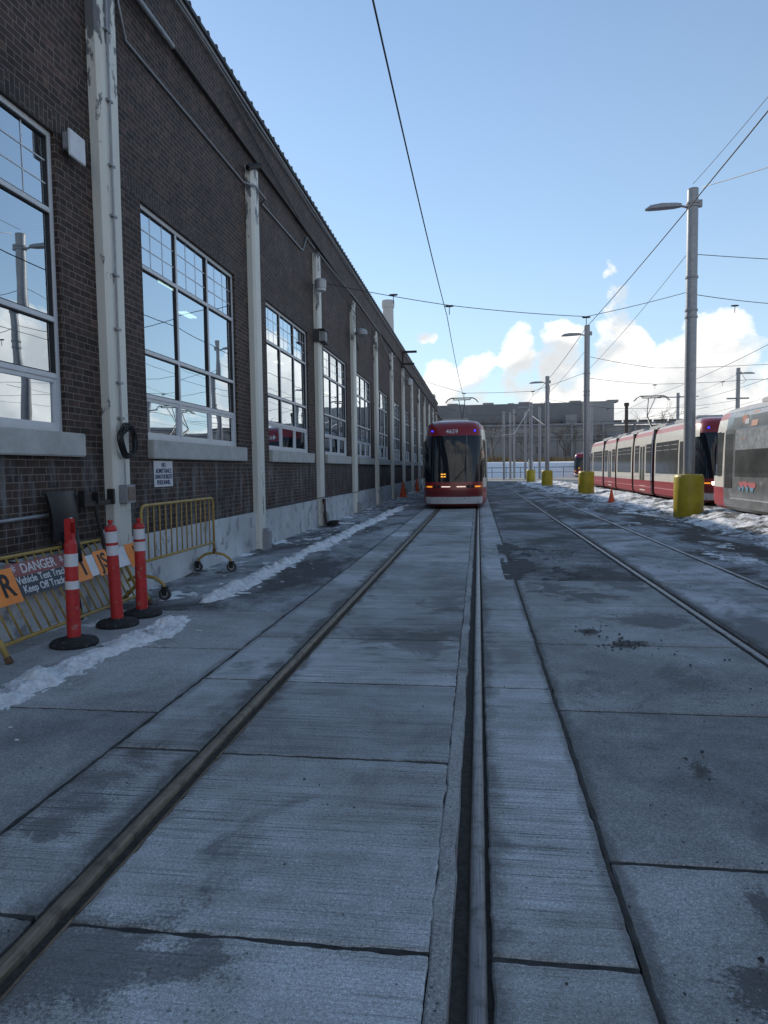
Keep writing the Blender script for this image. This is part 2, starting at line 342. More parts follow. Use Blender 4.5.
RAILRUST0 = mat('rusty_rail', (.17, .125, .085), .6, .3, noise_amt=.4, nscale=10, bump=.5, bscale=90, dirt=(.07, .05, .035), dirt_t=.58)
RAILRUST = streak_rail('streaked_rusty_rail', (.10, .075, .05), (.34, .28, .21), .55, .2)
RAIL = streak_rail('streaked_worn_rail', (.13, .12, .12), (.34, .33, .33), .40, .5)
WHITEP = paint_peel('peeling_white_paint')
FOUND = mat('foundation_paint', (.56, .58, .60), .8, noise_amt=.2, nscale=1.5, bump=.5, bscale=30, dirt=(.30, .31, .33), dirt_t=.55)
SILL = mat('sill_concrete', (.46, .46, .44), .8, noise_amt=.15, nscale=5, bump=.4, bscale=60, dirt=(.28, .26, .22), dirt_t=.63)
FRAME = mat('window_alu', (.62, .64, .67), .45, .1, noise_amt=.06)
GASK = mat('gasket', (.02, .02, .022), .6)
MUNT = mat('muntin_white', (.75, .77, .8), .5)
GLASS = glass_mat('window_glass')
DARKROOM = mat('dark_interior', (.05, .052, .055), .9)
TUBE = mat('lit_fluorescent', (.8, .9, .8), .5, emit=(.75, 1, .8), es=2.2)
GALV = mat('galvanised_steel', (.30, .31, .33), .5, .45, noise_amt=.14, nscale=8, dirt=(.22, .21, .20), dirt_t=.64)
GALVW = mat('galvanised_wire', (.42, .43, .45), .5, .4)
WIRE = mat('wire_dark', (.05, .05, .055), .6)
WIREW = mat('wire_pale', (.6, .6, .58), .5)
CABLE = mat('black_cable', (.012, .012, .013), .55, noise_amt=.2)
BLACK = mat('black_plastic', (.016, .016, .018), .5, noise_amt=.2, nscale=12)
RUBBER = mat('black_rubber', (.022, .022, .024), .85, noise_amt=.4, nscale=15, dirt=(.16, .17, .18), dirt_t=.60)
YELB = mat('barrier_yellow', (.40, .27, .075), .5, noise_amt=.2, nscale=9, dirt=(.16, .09, .04), dirt_t=.60)
YELG = mat('bollard_yellow', (.40, .31, .02), .45, noise_amt=.18, nscale=3, dirt=(.20, .17, .08), dirt_t=.58)
ORNG = mat('delineator_orange', (.50, .028, .028), .5, noise_amt=.2, nscale=8, dirt=(.36, .17, .15), dirt_t=.585)
REFL = mat('reflective_white', (.68, .69, .72), .35, noise_amt=.08, dirt=(.4, .4, .4), dirt_t=.66, nscale=12)
CONE = mat('cone_orange', (.70, .10, .03), .5, noise_amt=.1)
REDP = mat('tram_red', (.26, .012, .018), .3, noise_amt=.06, nscale=2, coat=.4)
REDD = mat('tram_dark_red', (.15, .008, .012), .35, noise_amt=.1, nscale=3, coat=.2)
REDS = mat('tram_side_red', (.33, .03, .04), .35, noise_amt=.1, nscale=3, dirt=(.22, .06, .06), dirt_t=.62)
CREAM = mat('tram_cream', (.68, .66, .60), .4, noise_amt=.07, nscale=2, coat=.3)
TWHITE = mat('tram_white', (.58, .60, .62), .4, noise_amt=.12, nscale=3)
TROOF = mat('tram_roof', (.42, .42, .43), .6, noise_amt=.12, nscale=3)
TDARK = mat('tram_bellows', (.02, .02, .021), .8)
TGLASS = mat('tram_glass', (.010, .013, .02), .04, spec=.45)
TGLASS2 = mat('tram_side_glass', (.075, .078, .075), .12, spec=.7, noise_amt=.35, nscale=1.3)
GREYW = mat('wrap_grey', (.17, .18, .185), .3, noise_amt=.35, nscale=1.6, dirt=(.32, .33, .34), dirt_t=.6, coat=.4)
GREYD = mat('wrap_dark', (.055, .055, .06), .25, noise_amt=.4, nscale=2, coat=.4)
AMBER = mat('amber_lamp', (.8, .3, .03), .4, emit=(1, .36, .03), es=.5)
AMBERL = mat('amber_sign', (.5, .2, .02), .4, emit=(1, .45, .05), es=.75)
WLAMP = mat('marker_lamp', (.8, .75, .7), .3, emit=(1, .75, .62), es=.55)
HLAMP = mat('head_lamp_lit', (.9, .9, .9), .3, emit=(1, .95, .85), es=14)
BLUEL = mat('blue_lamp', (.1, .1, .9), .3, emit=(.02, .02, 1), es=1.3)
SIGNW = mat('sign_white', (.66, .68, .72), .5, noise_amt=.08, nscale=9)
SIGNT = mat('sign_text_dark', (.04, .05, .12), .6)
SIGNTW = mat('sign_text_white', (.70, .72, .74), .5)
SIGNR = mat('sign_faded_red', (.30, .10, .10), .6, noise_amt=.18, nscale=20)
SIGNB = mat('sign_dark', (.035, .05, .07), .5, noise_amt=.3, nscale=20, dirt=(.12, .13, .15), dirt_t=.60)
SIGNO = mat('sign_orange', (.95, .28, .04), .5, noise_amt=.1)
FACW = mat('factory_dark', (.17, .175, .185), .8, noise_amt=.2, nscale=.12)
FACL = mat('factory_grey', (.27, .27, .27), .8, noise_amt=.15, nscale=.2)
FACP = mat('factory_trim', (.24, .24, .245), .7)
BARK = mat('bark', (.06, .045, .035), .9, noise_amt=.3)
REED = mat('dry_reed', (.26, .17, .07), .9, noise_amt=.5, nscale=.6)
CHIM = mat('chimney_concrete', (.50, .50, .49), .8, noise_amt=.08, nscale=.5)
STONE = mat('grit_stone', (.06, .06, .06), .9, noise_amt=.5, nscale=3)
GREYBOX = mat('grey_box', (.30, .31, .33), .6, noise_amt=.15, dirt=(.2, .12, .06), dirt_t=.62, nscale=14)
ROOFM = mat('roof_metal', (.035, .037, .042), .6)
COPING = mat('coping', (.26, .27, .29), .6, noise_amt=.2, nscale=4)


# ------------------------------------------------------------------ mesh helpers
class MB:
    def __init__(s): s.v = []; s.f = []; s.m = []; s.tone = None

    def add(s, vs, fs, mi=0):
        o = len(s.v); s.v += [tuple(v) for v in vs]
        s.f += [tuple(i + o for i in f) for f in fs]; s.m += [mi] * len(fs); return s

    def box(s, x0, x1, y0, y1, z0, z1, mi=0, M=None):
        vs = [Vector((x, y, z)) for x in (x0, x1) for y in (y0, y1) for z in (z0, z1)]
        if M: vs = [M @ v for v in vs]
        return s.add(vs, [(0, 1, 3, 2), (4, 6, 7, 5), (0, 4, 5, 1), (2, 3, 7, 6), (0, 2, 6, 4), (1, 5, 7, 3)], mi)

    def tube(s, pts, r, n=8, mi=0, cap=True):
        pts = [Vector(p) for p in pts]; k = len(pts); rs = r if isinstance(r, (list, tuple)) else [r] * k
        rings = []; prev = None
        for i, p in enumerate(pts):
            d = (pts[min(i + 1, k - 1)] - pts[max(i - 1, 0)]).normalized()
            if prev is None:
                a = Vector((0, 0, 1)) if abs(d.z) < .9 else Vector((1, 0, 0)); u = d.cross(a).normalized()
            else:
                u = prev - d * prev.dot(d)
                u = u.normalized() if u.length > 1e-6 else d.orthogonal().normalized()
            prev = u; v = d.cross(u)
            rings.append([p + (u * math.cos(2 * math.pi * j / n) + v * math.sin(2 * math.pi * j / n)) * rs[i] for j in range(n)])
        o = len(s.v)
        for rg in rings: s.v += [tuple(q) for q in rg]
        for i in range(k - 1):
            for j in range(n):
                s.f.append((o + i * n + j, o + i * n + (j + 1) % n, o + (i + 1) * n + (j + 1) % n, o + (i + 1) * n + j)); s.m.append(mi)
        if cap:
            s.f.append(tuple(o + j for j in range(n))[::-1]); s.m.append(mi)
            s.f.append(tuple(o + (k - 1) * n + j for j in range(n))); s.m.append(mi)
        return s

    def lathe(s, prof, c=(0, 0, 0), n=24, mi=0, sy=1.0):
        o = len(s.v)
        for r, z in prof:
            for j in range(n):
                a = 2 * math.pi * j / n; s.v.append((c[0] + r * math.cos(a), c[1] + r * sy * math.sin(a), c[2] + z))
        for i in range(len(prof) - 1):
            for j in range(n):
                s.f.append((o + i * n + j, o + i * n + (j + 1) % n, o + (i + 1) * n + (j + 1) % n, o + (i + 1) * n + j)); s.m.append(mi)
        s.f.append(tuple(o + j for j in range(n))[::-1]); s.m.append(mi)
        s.f.append(tuple(o + (len(prof) - 1) * n + j for j in range(n))); s.m.append(mi)
        return s

    def build(s, name, mats, parent=None, smooth=False, bevel=0, loc=None, swapuv=False):
        me = bpy.data.meshes.new(name); me.from_pydata(s.v, [], s.f)
        for m in (mats if isinstance(mats, (list, tuple)) else [mats]): me.materials.append(m)
        for p, mi in zip(me.polygons, s.m): p.material_index = mi
        bm = bmesh.new(); bm.from_mesh(me)
        bmesh.ops.delete(bm, geom=[v for v in bm.verts if not v.link_faces], context='VERTS')
        bmesh.ops.recalc_face_normals(bm, faces=bm.faces)
        if bevel: bmesh.ops.bevel(bm, geom=[e for e in bm.edges if e.is_manifold and e.calc_face_angle(0) > .5], offset=bevel, segments=2, affect='EDGES', clamp_overlap=True)
        uvl = bm.loops.layers.uv.new('UVMap')
        for f in bm.faces:
            n = f.normal
            for l in f.loops:
                c = l.vert.co
                if abs(n.x) >= abs(n.y) and abs(n.x) >= abs(n.z): q = (c.y, c.z)
                elif abs(n.y) >= abs(n.z): q = (c.x, c.z)
                else: q = (c.x, c.y)
                l[uvl].uv = (q[1], q[0]) if swapuv else q
        bm.to_mesh(me); bm.free()
        if s.tone and len(s.tone) == len(me.polygons):
            at = me.attributes.new('tone', 'FLOAT', 'FACE'); at.data.foreach_set('value', s.tone)
        if smooth:
            for p in me.polygons: p.use_smooth = True
        if smooth == 'auto':
            try: me.set_sharp_from_angle(angle=R(35))
            except Exception: pass
        o = bpy.data.objects.new(name, me); col.objects.link(o)
        if parent: o.parent = parent
        if loc: o.location = loc
        return o


def tag(o, label=None, cat=None, group=None, kind=None):
    if label: o['label'] = label
    if cat: o['category'] = cat
    if group: o['group'] = group
    if kind: o['kind'] = kind
    return o


def empty(name, loc=(0, 0, 0), rz=0, **kw):
    o = bpy.data.objects.new(name, None); col.objects.link(o); o.location = loc; o.rotation_euler = (0, 0, rz)
    o.empty_display_size = .3
    return tag(o, **kw)


def copy_tree(o, parent=None):
    c = o.copy(); col.objects.link(c); c.parent = parent
    for ch in list(KIDS(o)): copy_tree(ch, c)
    return c


def KIDS(o): return [x for x in bpy.data.objects if x.parent == o]


def text(s, size, M, mtl, parent, name='lettering', ext=.002, align='CENTER', sx=1.0, bold=0.0):
    cu = bpy.data.curves.new('t', 'FONT'); cu.body = s; cu.size = size; cu.extrude = ext; cu.align_x = align; cu.align_y = 'CENTER'
    cu.offset = bold; cu.space_line = .85; cu.resolution_u = 3
    to = bpy.data.objects.new('t', cu); col.objects.link(to)
    me = bpy.data.meshes.new_from_object(to); bpy.data.objects.remove(to)
    me.transform(M @ Matrix.Diagonal((sx, 1, 1, 1))); me.materials.clear(); me.materials.append(mtl)
    me.name = name
    o = bpy.data.objects.new(name, me); col.objects.link(o); o.parent = parent
    return o


def frame_M(origin, xdir, ydir):
    x = Vector(xdir).normalized(); y = Vector(ydir); y = (y - x * y.dot(x)).normalized(); z = x.cross(y)
    M = Matrix((x, y, z)).transposed().to_4x4(); M.translation = Vector(origin); return M


WALLX = -4.38
SZ = 1.043


# ------------------------------------------------------------------ ground
def ragged_rect(mb, x0, x1, y0, y1, z, jit=.007, step=.03, depth=.16, bev=.008, seed=0):
    r = random.Random(seed)

    def line(ax, a, b, fix):
        n = max(2, int(abs(b - a) / (step * (1 if max(abs(y0), abs(y1)) < 12 else 6))))
        ph = r.uniform(0, 99); out = []
        for i in range(n):
            t = a + (b - a) * i / n
            d = (noise.noise(Vector((t * 9, ph, 0))) * 1.6 + noise.noise(Vector((t * 40, ph, 3))) * .8) * jit
            out.append((t, fix + d) if ax == 0 else (fix + d, t))
        return out
    loop = line(0, x0, x1, y0) + line(1, y0, y1, x1) + line(0, x1, x0, y1) + line(1, y1, y0, x0)
    cx, cy = (x0 + x1) / 2, (y0 + y1) / 2; n = len(loop)

    def shrink(p, d):
        return (min(max(p[0], x0 + d), x1 - d) if abs(p[0] - cx) > (x1 - x0) / 2 - .03 else p[0],
                min(max(p[1], y0 + d), y1 - d) if abs(p[1] - cy) > (y1 - y0) / 2 - .03 else p[1])
    top = []
    for (x, y) in loop:
        dx = bev if x < x0 + .03 else (-bev if x > x1 - .03 else 0); dy = bev if y < y0 + .03 else (-bev if y > y1 - .03 else 0)
        top.append((x + dx, y + dy, z))
    vs = top + [(x, y, z - bev) for x, y in loop] + [(x, y, z - depth) for x, y in loop]
    fs = [tuple(range(n))] + [(i, n + i, n + (i + 1) % n, (i + 1) % n) for i in range(n)] + [(n + i, 2 * n + i, 2 * n + (i + 1) % n, n + (i + 1) % n) for i in range(n)]
    mb.add(vs, fs)
    if mb.tone is None: mb.tone = []
    mb.tone += [r.uniform(-.20, .14)] * (len(mb.f) - len(mb.tone))


# one sheet to the horizon, lower than the paving
g = MB(); g.box(-1500, 1500, -60, 2500, -.5, -.17); tag(g.build('ground', GROUND), kind='structure')
# fill beneath joints and flangeways
g = MB(); g.box(-4.5, 4.2, -8, 78, -.165, -.026); tag(g.build('paving_bed', GROOVE), kind='structure')

mid_j = [-1.9, -.6, .8, 2.12, 3.56, 4.85, 6.15, 7.55, 8.75, 10.0]
while mid_j[-1] < 78: mid_j.append(mid_j[-1] + 1.42)
g = MB(); k = 0
for a, b in zip(mid_j, mid_j[1:]):
    ragged_rect(g, -1.405, -.165, a + .0105, b - .0105, 0, seed=k); k += 1
for a, b in zip(mid_j, mid_j[1:]):
    ragged_rect(g, -2.045, -1.55, a + .012 + .02, b - .012 + .02, 0, seed=k); k += 1
for a, b in zip(mid_j[1::2], mid_j[3::2]):
    ragged_rect(g, .038, .490, a + .0105, b - .0105, 0, seed=k, jit=.004); k += 1
tag(g.build('track_slab', CONC), kind='structure')
g = MB(); ragged_rect(g, -.162, -.090, -3, 78, -.003, seed=901, jit=.008, step=.03)
tag(g.build('mortar_strip', concrete_mat('mortar_strip', base=(.27, .26, .24), frost=(.46, .46, .46), broom=.1, seed=44, grit=.8, wet_t=(.50, .64))), kind='structure')
g = MB()
lj = [-2.2, -.6, 1.0, 2.6, 4.15, 5.72, 7.28]
for a, b in zip(lj, lj[1:]):
    ragged_rect(g, -4.41, -2.065, a + .012, b - .012, -.004, seed=k, jit=.008); k += 1
tag(g.build('pavement', CONC_LEFT), kind='structure')
g = MB(); ragged_rect(g, -4.41, -2.065, 7.31, 78, -.012, seed=k, jit=.01); tag(g.build('side_road', ASPH_L), kind='structure')
g = MB()
rj = [-2.5, -.6, 1.05, 2.72, 4.44, 6.12, 7.85, 9.58]
for a, b in zip(rj, rj[1:]):
    ragged_rect(g, .507, 2.19, a + .012, b - .012, -.004, seed=k, jit=.005); k += 1
tag(g.build('concrete_yard', CONC_SIDE), kind='structure')
g = MB(); ragged_rect(g, .50, 2.19, 9.6, 78, -.015, seed=k, jit=.02); tag(g.build('asphalt_road', ASPH), kind='structure')
g = MB(); ragged_rect(g, 2.35, 3.52, -2, 17.5, 0, seed=k + 1, jit=.01)
tag(g.build('second_track_slab', CONC_R2), kind='structure')
g = MB(); ragged_rect(g, 2.35, 3.52, 17.52, 78, -.006, seed=k + 2, jit=.01); ragged_rect(g, 3.66, 14.5, -2, 78, -.02, seed=k + 3, jit=.02)
tag(g.build('yard_road', ASPH_R), kind='structure')
# sunlit yard beyond the shed
g = MB(); g.box(-40, 60, 78.02, 101.5, -.16, -.01); tag(g.build('far_yard', mat('sunlit_yard', (.30, .285, .26), .9, noise_amt=.3, nscale=.4, dirt=(.6, .6, .62), dirt_t=.60)), kind='structure')


JOINT = mat('joint_dirt', (.06, .056, .052), .95, noise_amt=.5, nscale=12, bump=.8, bscale=150)
g = MB()
for a in mid_j[1:]:
    q_ = .013; g.box(-1.405, -.165, a - q_, a + q_, -.04, -.007 if a < 3 else -.0045)
    g.box(-2.04, -1.555, a + .007, a + .033, -.04, -.0055)
for a in mid_j[3::2]: g.box(.04, .485, a - .012, a + .012, -.04, -.0055)
for a in lj[1:]: g.box(-4.4, -2.07, a - .012, a + .012, -.04, -.0095)
for a in rj[1:]: g.box(.51, 2.18, a - .012, a + .012, -.04, -.0095)
n_ = 500
for xa, wd in ((.4985, .010), (-2.055, .009)):
    ys = [-3 + 81 * (i / n_) ** 1.8 for i in range(n_ + 1)]
    vs = []
    for y in ys:
        d = .012 * noise.noise(Vector((y * 6, xa, 0))) + .006 * noise.noise(Vector((y * 25, xa, 2))); ww = wd * (1 + .9 * noise.noise(Vector((y * 11, xa, 5))))
        z = -.004 + .006 * noise.noise(Vector((y * 9, xa, 8)))
        vs += [(xa + d - ww, y, z), (xa + d, y, z + .003), (xa + d + ww, y, z)]
    g.add(vs, [(3 * i + k, 3 * i + k + 1, 3 * i + k + 4, 3 * i + k + 3) for i in range(n_) for k in (0, 1)])
tag(g.build('paving_joints', JOINT), kind='structure')
# broken dark asphalt repair beside the main track

def rail(x, inner, mtl, w_=.060, y0=-6, y1=78, wob=.0015, zt=.004):
    m = MB(); prof = [(-w_ / 2, -.05), (-w_ / 2, zt - .014), (-w_ / 2 + .005, zt - .005), (-w_ / 2 + .014, zt - .0005), (0, zt + .001), (w_ / 2 - .014, zt - .0005), (w_ / 2 - .005, zt - .005), (w_ / 2, zt - .014), (w_ / 2, -.05)]
    ys = [y0 + (y1 - y0) * i / 160 for i in range(161)]
    for i, y in enumerate(ys):
        for (px, pz) in prof: m.v.append((x + px + wob * noise.noise(Vector((y * .7, x, 0))), y, pz))
    q = len(prof)
    for i in range(160):
        for j in range(q - 1): m.f.append((i * q + j, i * q + j + 1, (i + 1) * q + j + 1, (i + 1) * q + j)); m.m.append(0)
    # guard lip of the grooved rail
    gx = x + inner * (w_ / 2 + .058)
    m.box(gx - .006, gx + .006, y0, y1, -.05, -.006)
    return m.build('rail', mtl, smooth=True)


for x, inn, mt_, lab in ((-1.50, 1, RAILRUST, 'brown rusty left rail of the track that the oncoming red streetcar stands on'),
                    (-.008, -1, RAIL, 'grey worn right rail running straight down the middle of the photo to the streetcar'),
                    (2.25, 1, RAIL, 'left rail of the second track at the right, beside the dark asphalt patch'),
                    (3.60, -1, RAIL, 'right rail of the second track, nearest the dirty snow bank')):
    o = rail(x, inn, mt_); tag(o, lab, 'rail', 'tram rails set in the paving')


# snow heightfields
def snowfield(name, x0, x1, y0, y1, nx, ny, hf, mtl, label=None):
    m = MB()
    for j in range(ny + 1):
        v = j / ny; y = y0 + (y1 - y0) * (v ** 1.6)
        for i in range(nx + 1):
            x = x0 + (x1 - x0) * i / nx
            m.v.append((x + .02 * noise.noise(Vector((x * 5, y * 5, 1))), y, hf(x, y)))
    for j in range(ny):
        for i in range(nx):
            a = j * (nx + 1) + i
            if max(m.v[a][2], m.v[a + 1][2], m.v[a + nx + 1][2], m.v[a + nx + 2][2]) < -.02: continue
            m.f.append((a, a + 1, a + nx + 2, a + nx + 1)); m.m.append(0)
    o = m.build(name, mtl, smooth=True); tag(o, kind='stuff', label=label, cat='snow'); return o


def fb(x, y, s, o=0): return noise.fractal(Vector((x * s, y * s, o)), .9, 2.1, 5)


def h_ridge1(x, y):
    c = -3.27 + .065 * (y - 4.2) + .06 * fb(0, y, .9)
    w_ = .16 + .07 * fb(1, y, 1.2)
    h = .085 * math.exp(-((x - c) / w_) ** 2) * (1 + .6 * fb(x, y, 4)) - .030 + .028 * fb(x, y, 7, 4) + .012 * fb(x, y, 20, 5)
    if y > 6.7: h -= (y - 6.7) * .22
    return min(h, .12)


def h_ridge2(x, y):
    c = -3.22 + .010 * (y - 8) + .10 * fb(0, y, .6, 7)
    w_ = .15 + .06 * fb(1, y, 1.1, 3)
    h = .09 * math.exp(-((x - c) / w_) ** 2) * (1 + .8 * fb(x, y, 4)) - .036 + .032 * fb(x, y, 6, 4) + .010 * fb(x, y, 18, 5)
    if y < 8.1: h -= (8.1 - y) * .2
    h -= .05 * max(0, fb(0, y, .45, 31))
    if y > 26: h -= (y - 26) * .02
    return min(h, .13)


def h_wall(x, y):
    return -.030 + .05 * fb(x, y, 1.3, 9) + .03 * fb(x, y, 5, 2) + .02 * math.exp(-((x + 4.28) / .12) ** 2)


def h_right(x, y):
    e = 5.5 - max(0, y - 26) * .05 + .5 * fb(0, y, .25, 5) - (.5 if y < 14 else 0) * 0
    u = (x - e)
    base = (1 - math.exp(-max(u, 0) * 1.6)) * .15 if u > 0 else u * .1
    h = base + .08 * fb(x, y, .9, 2) + .05 * fb(x, y, 3.2, 8) + .025 * fb(x, y, 11, 3) - .045
    h += .14 * math.exp(-((x - 6.9) / .6) ** 2) * (1 if y > 15 else .5)
    if y > 60: h -= (y - 60) * .006
    if x > 7.3: h -= (x - 7.3) * .28
    return h


def h_patch(x, y):
    return -.048 + .08 * fb(x * 1.0, y * .35, 1.0, 21) + .03 * fb(x, y, 5, 2)


snowfield('snow_ridge', -3.75, -2.55, 3.2, 8.0, 110, 360, h_ridge1, SNOW, 'narrow ridge of ploughed snow in front of the orange delineator posts')
snowfield('snow_ridge', -3.8, -2.3, 7.6, 45, 80, 800, h_ridge2, SNOW, 'long ridge of ploughed snow beyond the wheeled barrier, along the shed')
snowfield('snow_dusting', -4.34, -3.5, 4, 50, 30, 420, h_wall, SNOW_D, 'thin snow lying against the foot of the brick wall')
snowfield('snow_bank', 3.9, 8.2, 9, 75, 90, 620, h_right, SNOW_D, 'dirty snow bank under the catenary poles beside the parked streetcars')
snowfield('snow_patch', 3.9, 6.6, 9.5, 55, 70, 500, h_patch, SNOW_D, 'thin broken snow patches between the second track and the snow bank')


def h_asph(x, y):
    u = min((x - .36) / .12, (y - 9.6) / .15, 1.0)
    v = max(0, (x - .9 + .05 * (y - 10)) / .7) + max(0, (y - 13.5) / 3.0)
    return -.034 + .012 * min(1, u) + .045 * (fb(x * 1.3, y * .6, 1.3, 12) * 1.9 + fb(x, y, 5, 2) * .4 - v + .34) if u > -1 else -.05


o = snowfield('asphalt_patch', .36, 2.17, 9.58, 19, 60, 220, lambda x, y: min(h_asph(x, y), .003 + .006 * fb(x, y, 9, 3)), asphalt_mat('dark_patch', base=(.06, .06, .061), ft=(.52, .68), amt=.8, frost=(.26, .27, .28), seed=3))
o['kind'] = 'structure'; del o['category']


# far embankment of snow
def h_far(x, y): return -.05 + 2.3 * max(0, min(1, (y - 101.5) / 3.4)) + .12 * fb(x, y, .12)


o = snowfield('snow_slope', -60, 110, 101, 142, 120, 90, h_far, SNOW_C, 'snow covered slope behind the yard fence below the factory')
o['kind'] = 'structure'; del o['category']

# loose grit
m = MB(); r = random.Random(3)
for i in range(1500):
    x = r.uniform(-3, 5.5); y = 1.6 + 16 * r.random() ** 1.6
    if r.random() < .55: x = r.choice([1.25, .9, 2.0, 3.0]) + r.gauss(0, .35) + (y - 6) * .04
    s_ = r.uniform(.0025, .0075) * (1 + (r.random() < .05))
    vs = [Vector((r.uniform(-1, 1), r.uniform(-1, 1), r.uniform(-.3, .9))).normalized() * s_ + Vector((x, y, s_ * .4)) for _ in range(5)]
    m.add(vs, [(0, 1, 2), (0, 2, 3), (0, 3, 4), (0, 4, 1), (1, 2, 3), (1, 3, 4)])
tag(m.build('grit', STONE), 'scattered grit and small stones on the concrete paving', 'grit', kind='stuff')
# clods of dark dirt near (1.3, 6.9)
m = MB()
for cx, cy, n_, sp_ in ((1.04, 6.66, 30, .09), (1.25, 6.15, 60, .12), (1.1, 3.63, 8, .07), (1.9, 5.3, 14, .3), (1.6, 11, 90, .6), (1.0, 12.5, 160, .5)):
    for i in range(n_):
        x = cx + r.gauss(0, sp_); y = cy + r.gauss(0, sp_ * 1.3); s_ = r.uniform(.006, .018)
        vs = [Vector((r.uniform(-1, 1), r.uniform(-1, 1), r.uniform(-.2, .6))).normalized() * s_ + Vector((x, y, s_ * .2)) for _ in range(6)]
        m.add(vs, [(0, 1, 2), (0, 2, 3), (0, 3, 4), (0, 4, 1), (5, 2, 3), (5, 3, 4), (5, 1, 2), (5, 4, 1)])
tag(m.build('dirt_clods', STONE), 'crumbled dark dirt lying on the right-hand concrete slabs', 'dirt', kind='stuff')

# ------------------------------------------------------------------ the brick shed
shed = empty('brick_building', (WALLX, 30, 0), label='long dark brown brick streetcar shed with tall gridded windows and white painted pilasters', cat='building')
shed_inv = Vector((-WALLX, -30, 0))


def shb(mb, name, mats, parent=None, **kw):      # build a piece given in world coordinates under the shed
    mb.v = [(v[0] - WALLX, v[1] - 30, v[2] * (SZ if v[2] > .01 else 1)) for v in mb.v]
    return mb.build(name, mats, parent or shed, **kw)


PER = 5.43; C0 = 7.85
cols = [C0 + PER * k for k in range(-2, 13)]
YS, YE = -8.0, 76.0
wins = []
for k in range(-2, 12):
    a = C0 + PER * k
    y0, y1 = a + .95, a + 4.52
    if k == -1: y0, y1 = 3.35, 6.95
    wins.append((y0, y1))
ZB, ZT = 1.90, 4.9
DEP = .05
wall = MB()
yy = YS
XW = WALLX
edges = [YS]
for y0, y1 in wins: edges += [y0, y1]
edges.append(YE)


def wq(y0, y1, z0, z1, x=XW): wall.add([(x, y0, z0), (x, y1, z0), (x, y1, z1), (x, y0, z1)], [(0, 1, 2, 3)])


for i in range(0, len(edges), 2): wq(edges[i], edges[i + 1], ZB, ZT)
wq(YS, YE, .6, ZB); wq(YS, YE, ZT + .215, 7.35)
for i in range(0, len(edges), 2): wq(edges[i], edges[i + 1], ZT, ZT + .215)
for y0, y1 in wins:
    for y in (y0, y1): wall.add([(XW, y, ZB), (XW - .3, y, ZB), (XW - .3, y, ZT), (XW, y, ZT)], [(0, 1, 2, 3)])
    wall.add([(XW, y0, ZB), (XW - .3, y0, ZB), (XW - .3, y1, ZB), (XW, y1, ZB)], [(0, 1, 2, 3)])
# end wall, back wall
wall.add([(XW, YE, 0), (-40, YE, 0), (-40, YE, 8.1), (XW, YE, 8.1)], [(0, 1, 2, 3)])
wall.add([(XW, YS, 0), (-40, YS, 0), (-40, YS, 8.1), (XW, YS, 8.1)], [(0, 1, 2, 3)])
wall.add([(-40, YS, 0), (-40, YE, 0), (-40, YE, 8.1), (-40, YS, 8.1)], [(0, 1, 2, 3)])
shb(wall, 'wall', BRICK)
sol = MB()
for y0, y1 in wins:
    sol.add([(XW + .001, y0, ZT), (XW + .001, y1, ZT), (XW + .001, y1, ZT + .215), (XW + .001, y0, ZT + .215)], [(0, 1, 2, 3)])
    sol.add([(XW + .001, y0, ZT), (XW - .3, y0, ZT), (XW - .3, y1, ZT), (XW + .001, y1, ZT)], [(0, 1, 2, 3)])
    sol.add([(XW + .001, y0 - .7, ZT + .001), (XW + .003, y0, ZT + .001), (XW + .003, y0, ZT + .215), (XW + .001, y0 - .7, ZT + .215)], [(0, 1, 2, 3)])
    sol.add([(XW + .003, y1, ZT + .001), (XW + .001, y1 + .7, ZT + .001), (XW + .001, y1 + .7, ZT + .215), (XW + .003, y1, ZT + .215)], [(0, 1, 2, 3)])
shb(sol, 'soldier_course', SOLDIER, swapuv=True)
par = MB(); par.box(XW - .3, XW + .055, YS, YE, 7.35, 8.08); shb(par, 'parapet', BRICK)
led = MB(); led.box(XW - .02, XW + .062, YS, YE, 7.325, 7.35); shb(led, 'string_course', mat('dark_course', (.06, .05, .048), .8))
cop = MB(); cop.box(XW - .3, XW + .085, YS, YE, 8.08, 8.14)
for i in range(0, 120):
    pass
shb(cop, 'coping', COPING)
cp = MB(); cp.tube([(XW + .10, y, 7.98 + .02 * math.sin(y * 1.3)) for y in [YS + i * .8 for i in range(105)]], .016, 6); shb(cp, 'gutter_pipe', COPING)
rf = MB(); rf.box(-40.1, XW + .13, YS, YE, 8.14, 8.20)
y = YS
while y < YE: rf.tube([(XW - .3, y, 8.215), (XW + .135, y, 8.2)], .045, 7); y += .36
shb(rf, 'roof', ROOFM)
fd = MB(); fd.box(XW - .3, XW + .035, YS, YE, -.1, .70); shb(fd, 'foundation', FOUND, bevel=.01)
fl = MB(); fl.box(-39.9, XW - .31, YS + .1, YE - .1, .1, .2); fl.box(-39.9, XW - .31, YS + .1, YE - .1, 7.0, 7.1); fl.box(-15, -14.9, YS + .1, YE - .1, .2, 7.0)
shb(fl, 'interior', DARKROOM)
for (lx, ly, lz) in [(-9.0, 11.0, 6.2), (-9.0, 15.2, 6.2), (-6.2, 6.7, 5.7), (-9, 21, 6.2), (-9, 26, 6.2), (-7.5, 16.5, 5.9), (-9, 31, 6.2), (-9, 36, 6.2), (-6.6, 12.6, 5.6), (-9, 41, 5.9), (-9, 46, 5.9)]:
    q = MB(); q.box(lx - .12, lx + .12, ly - .42, ly + .42, lz - .04, lz); shb(q, 'ceiling_lamp', TUBE)


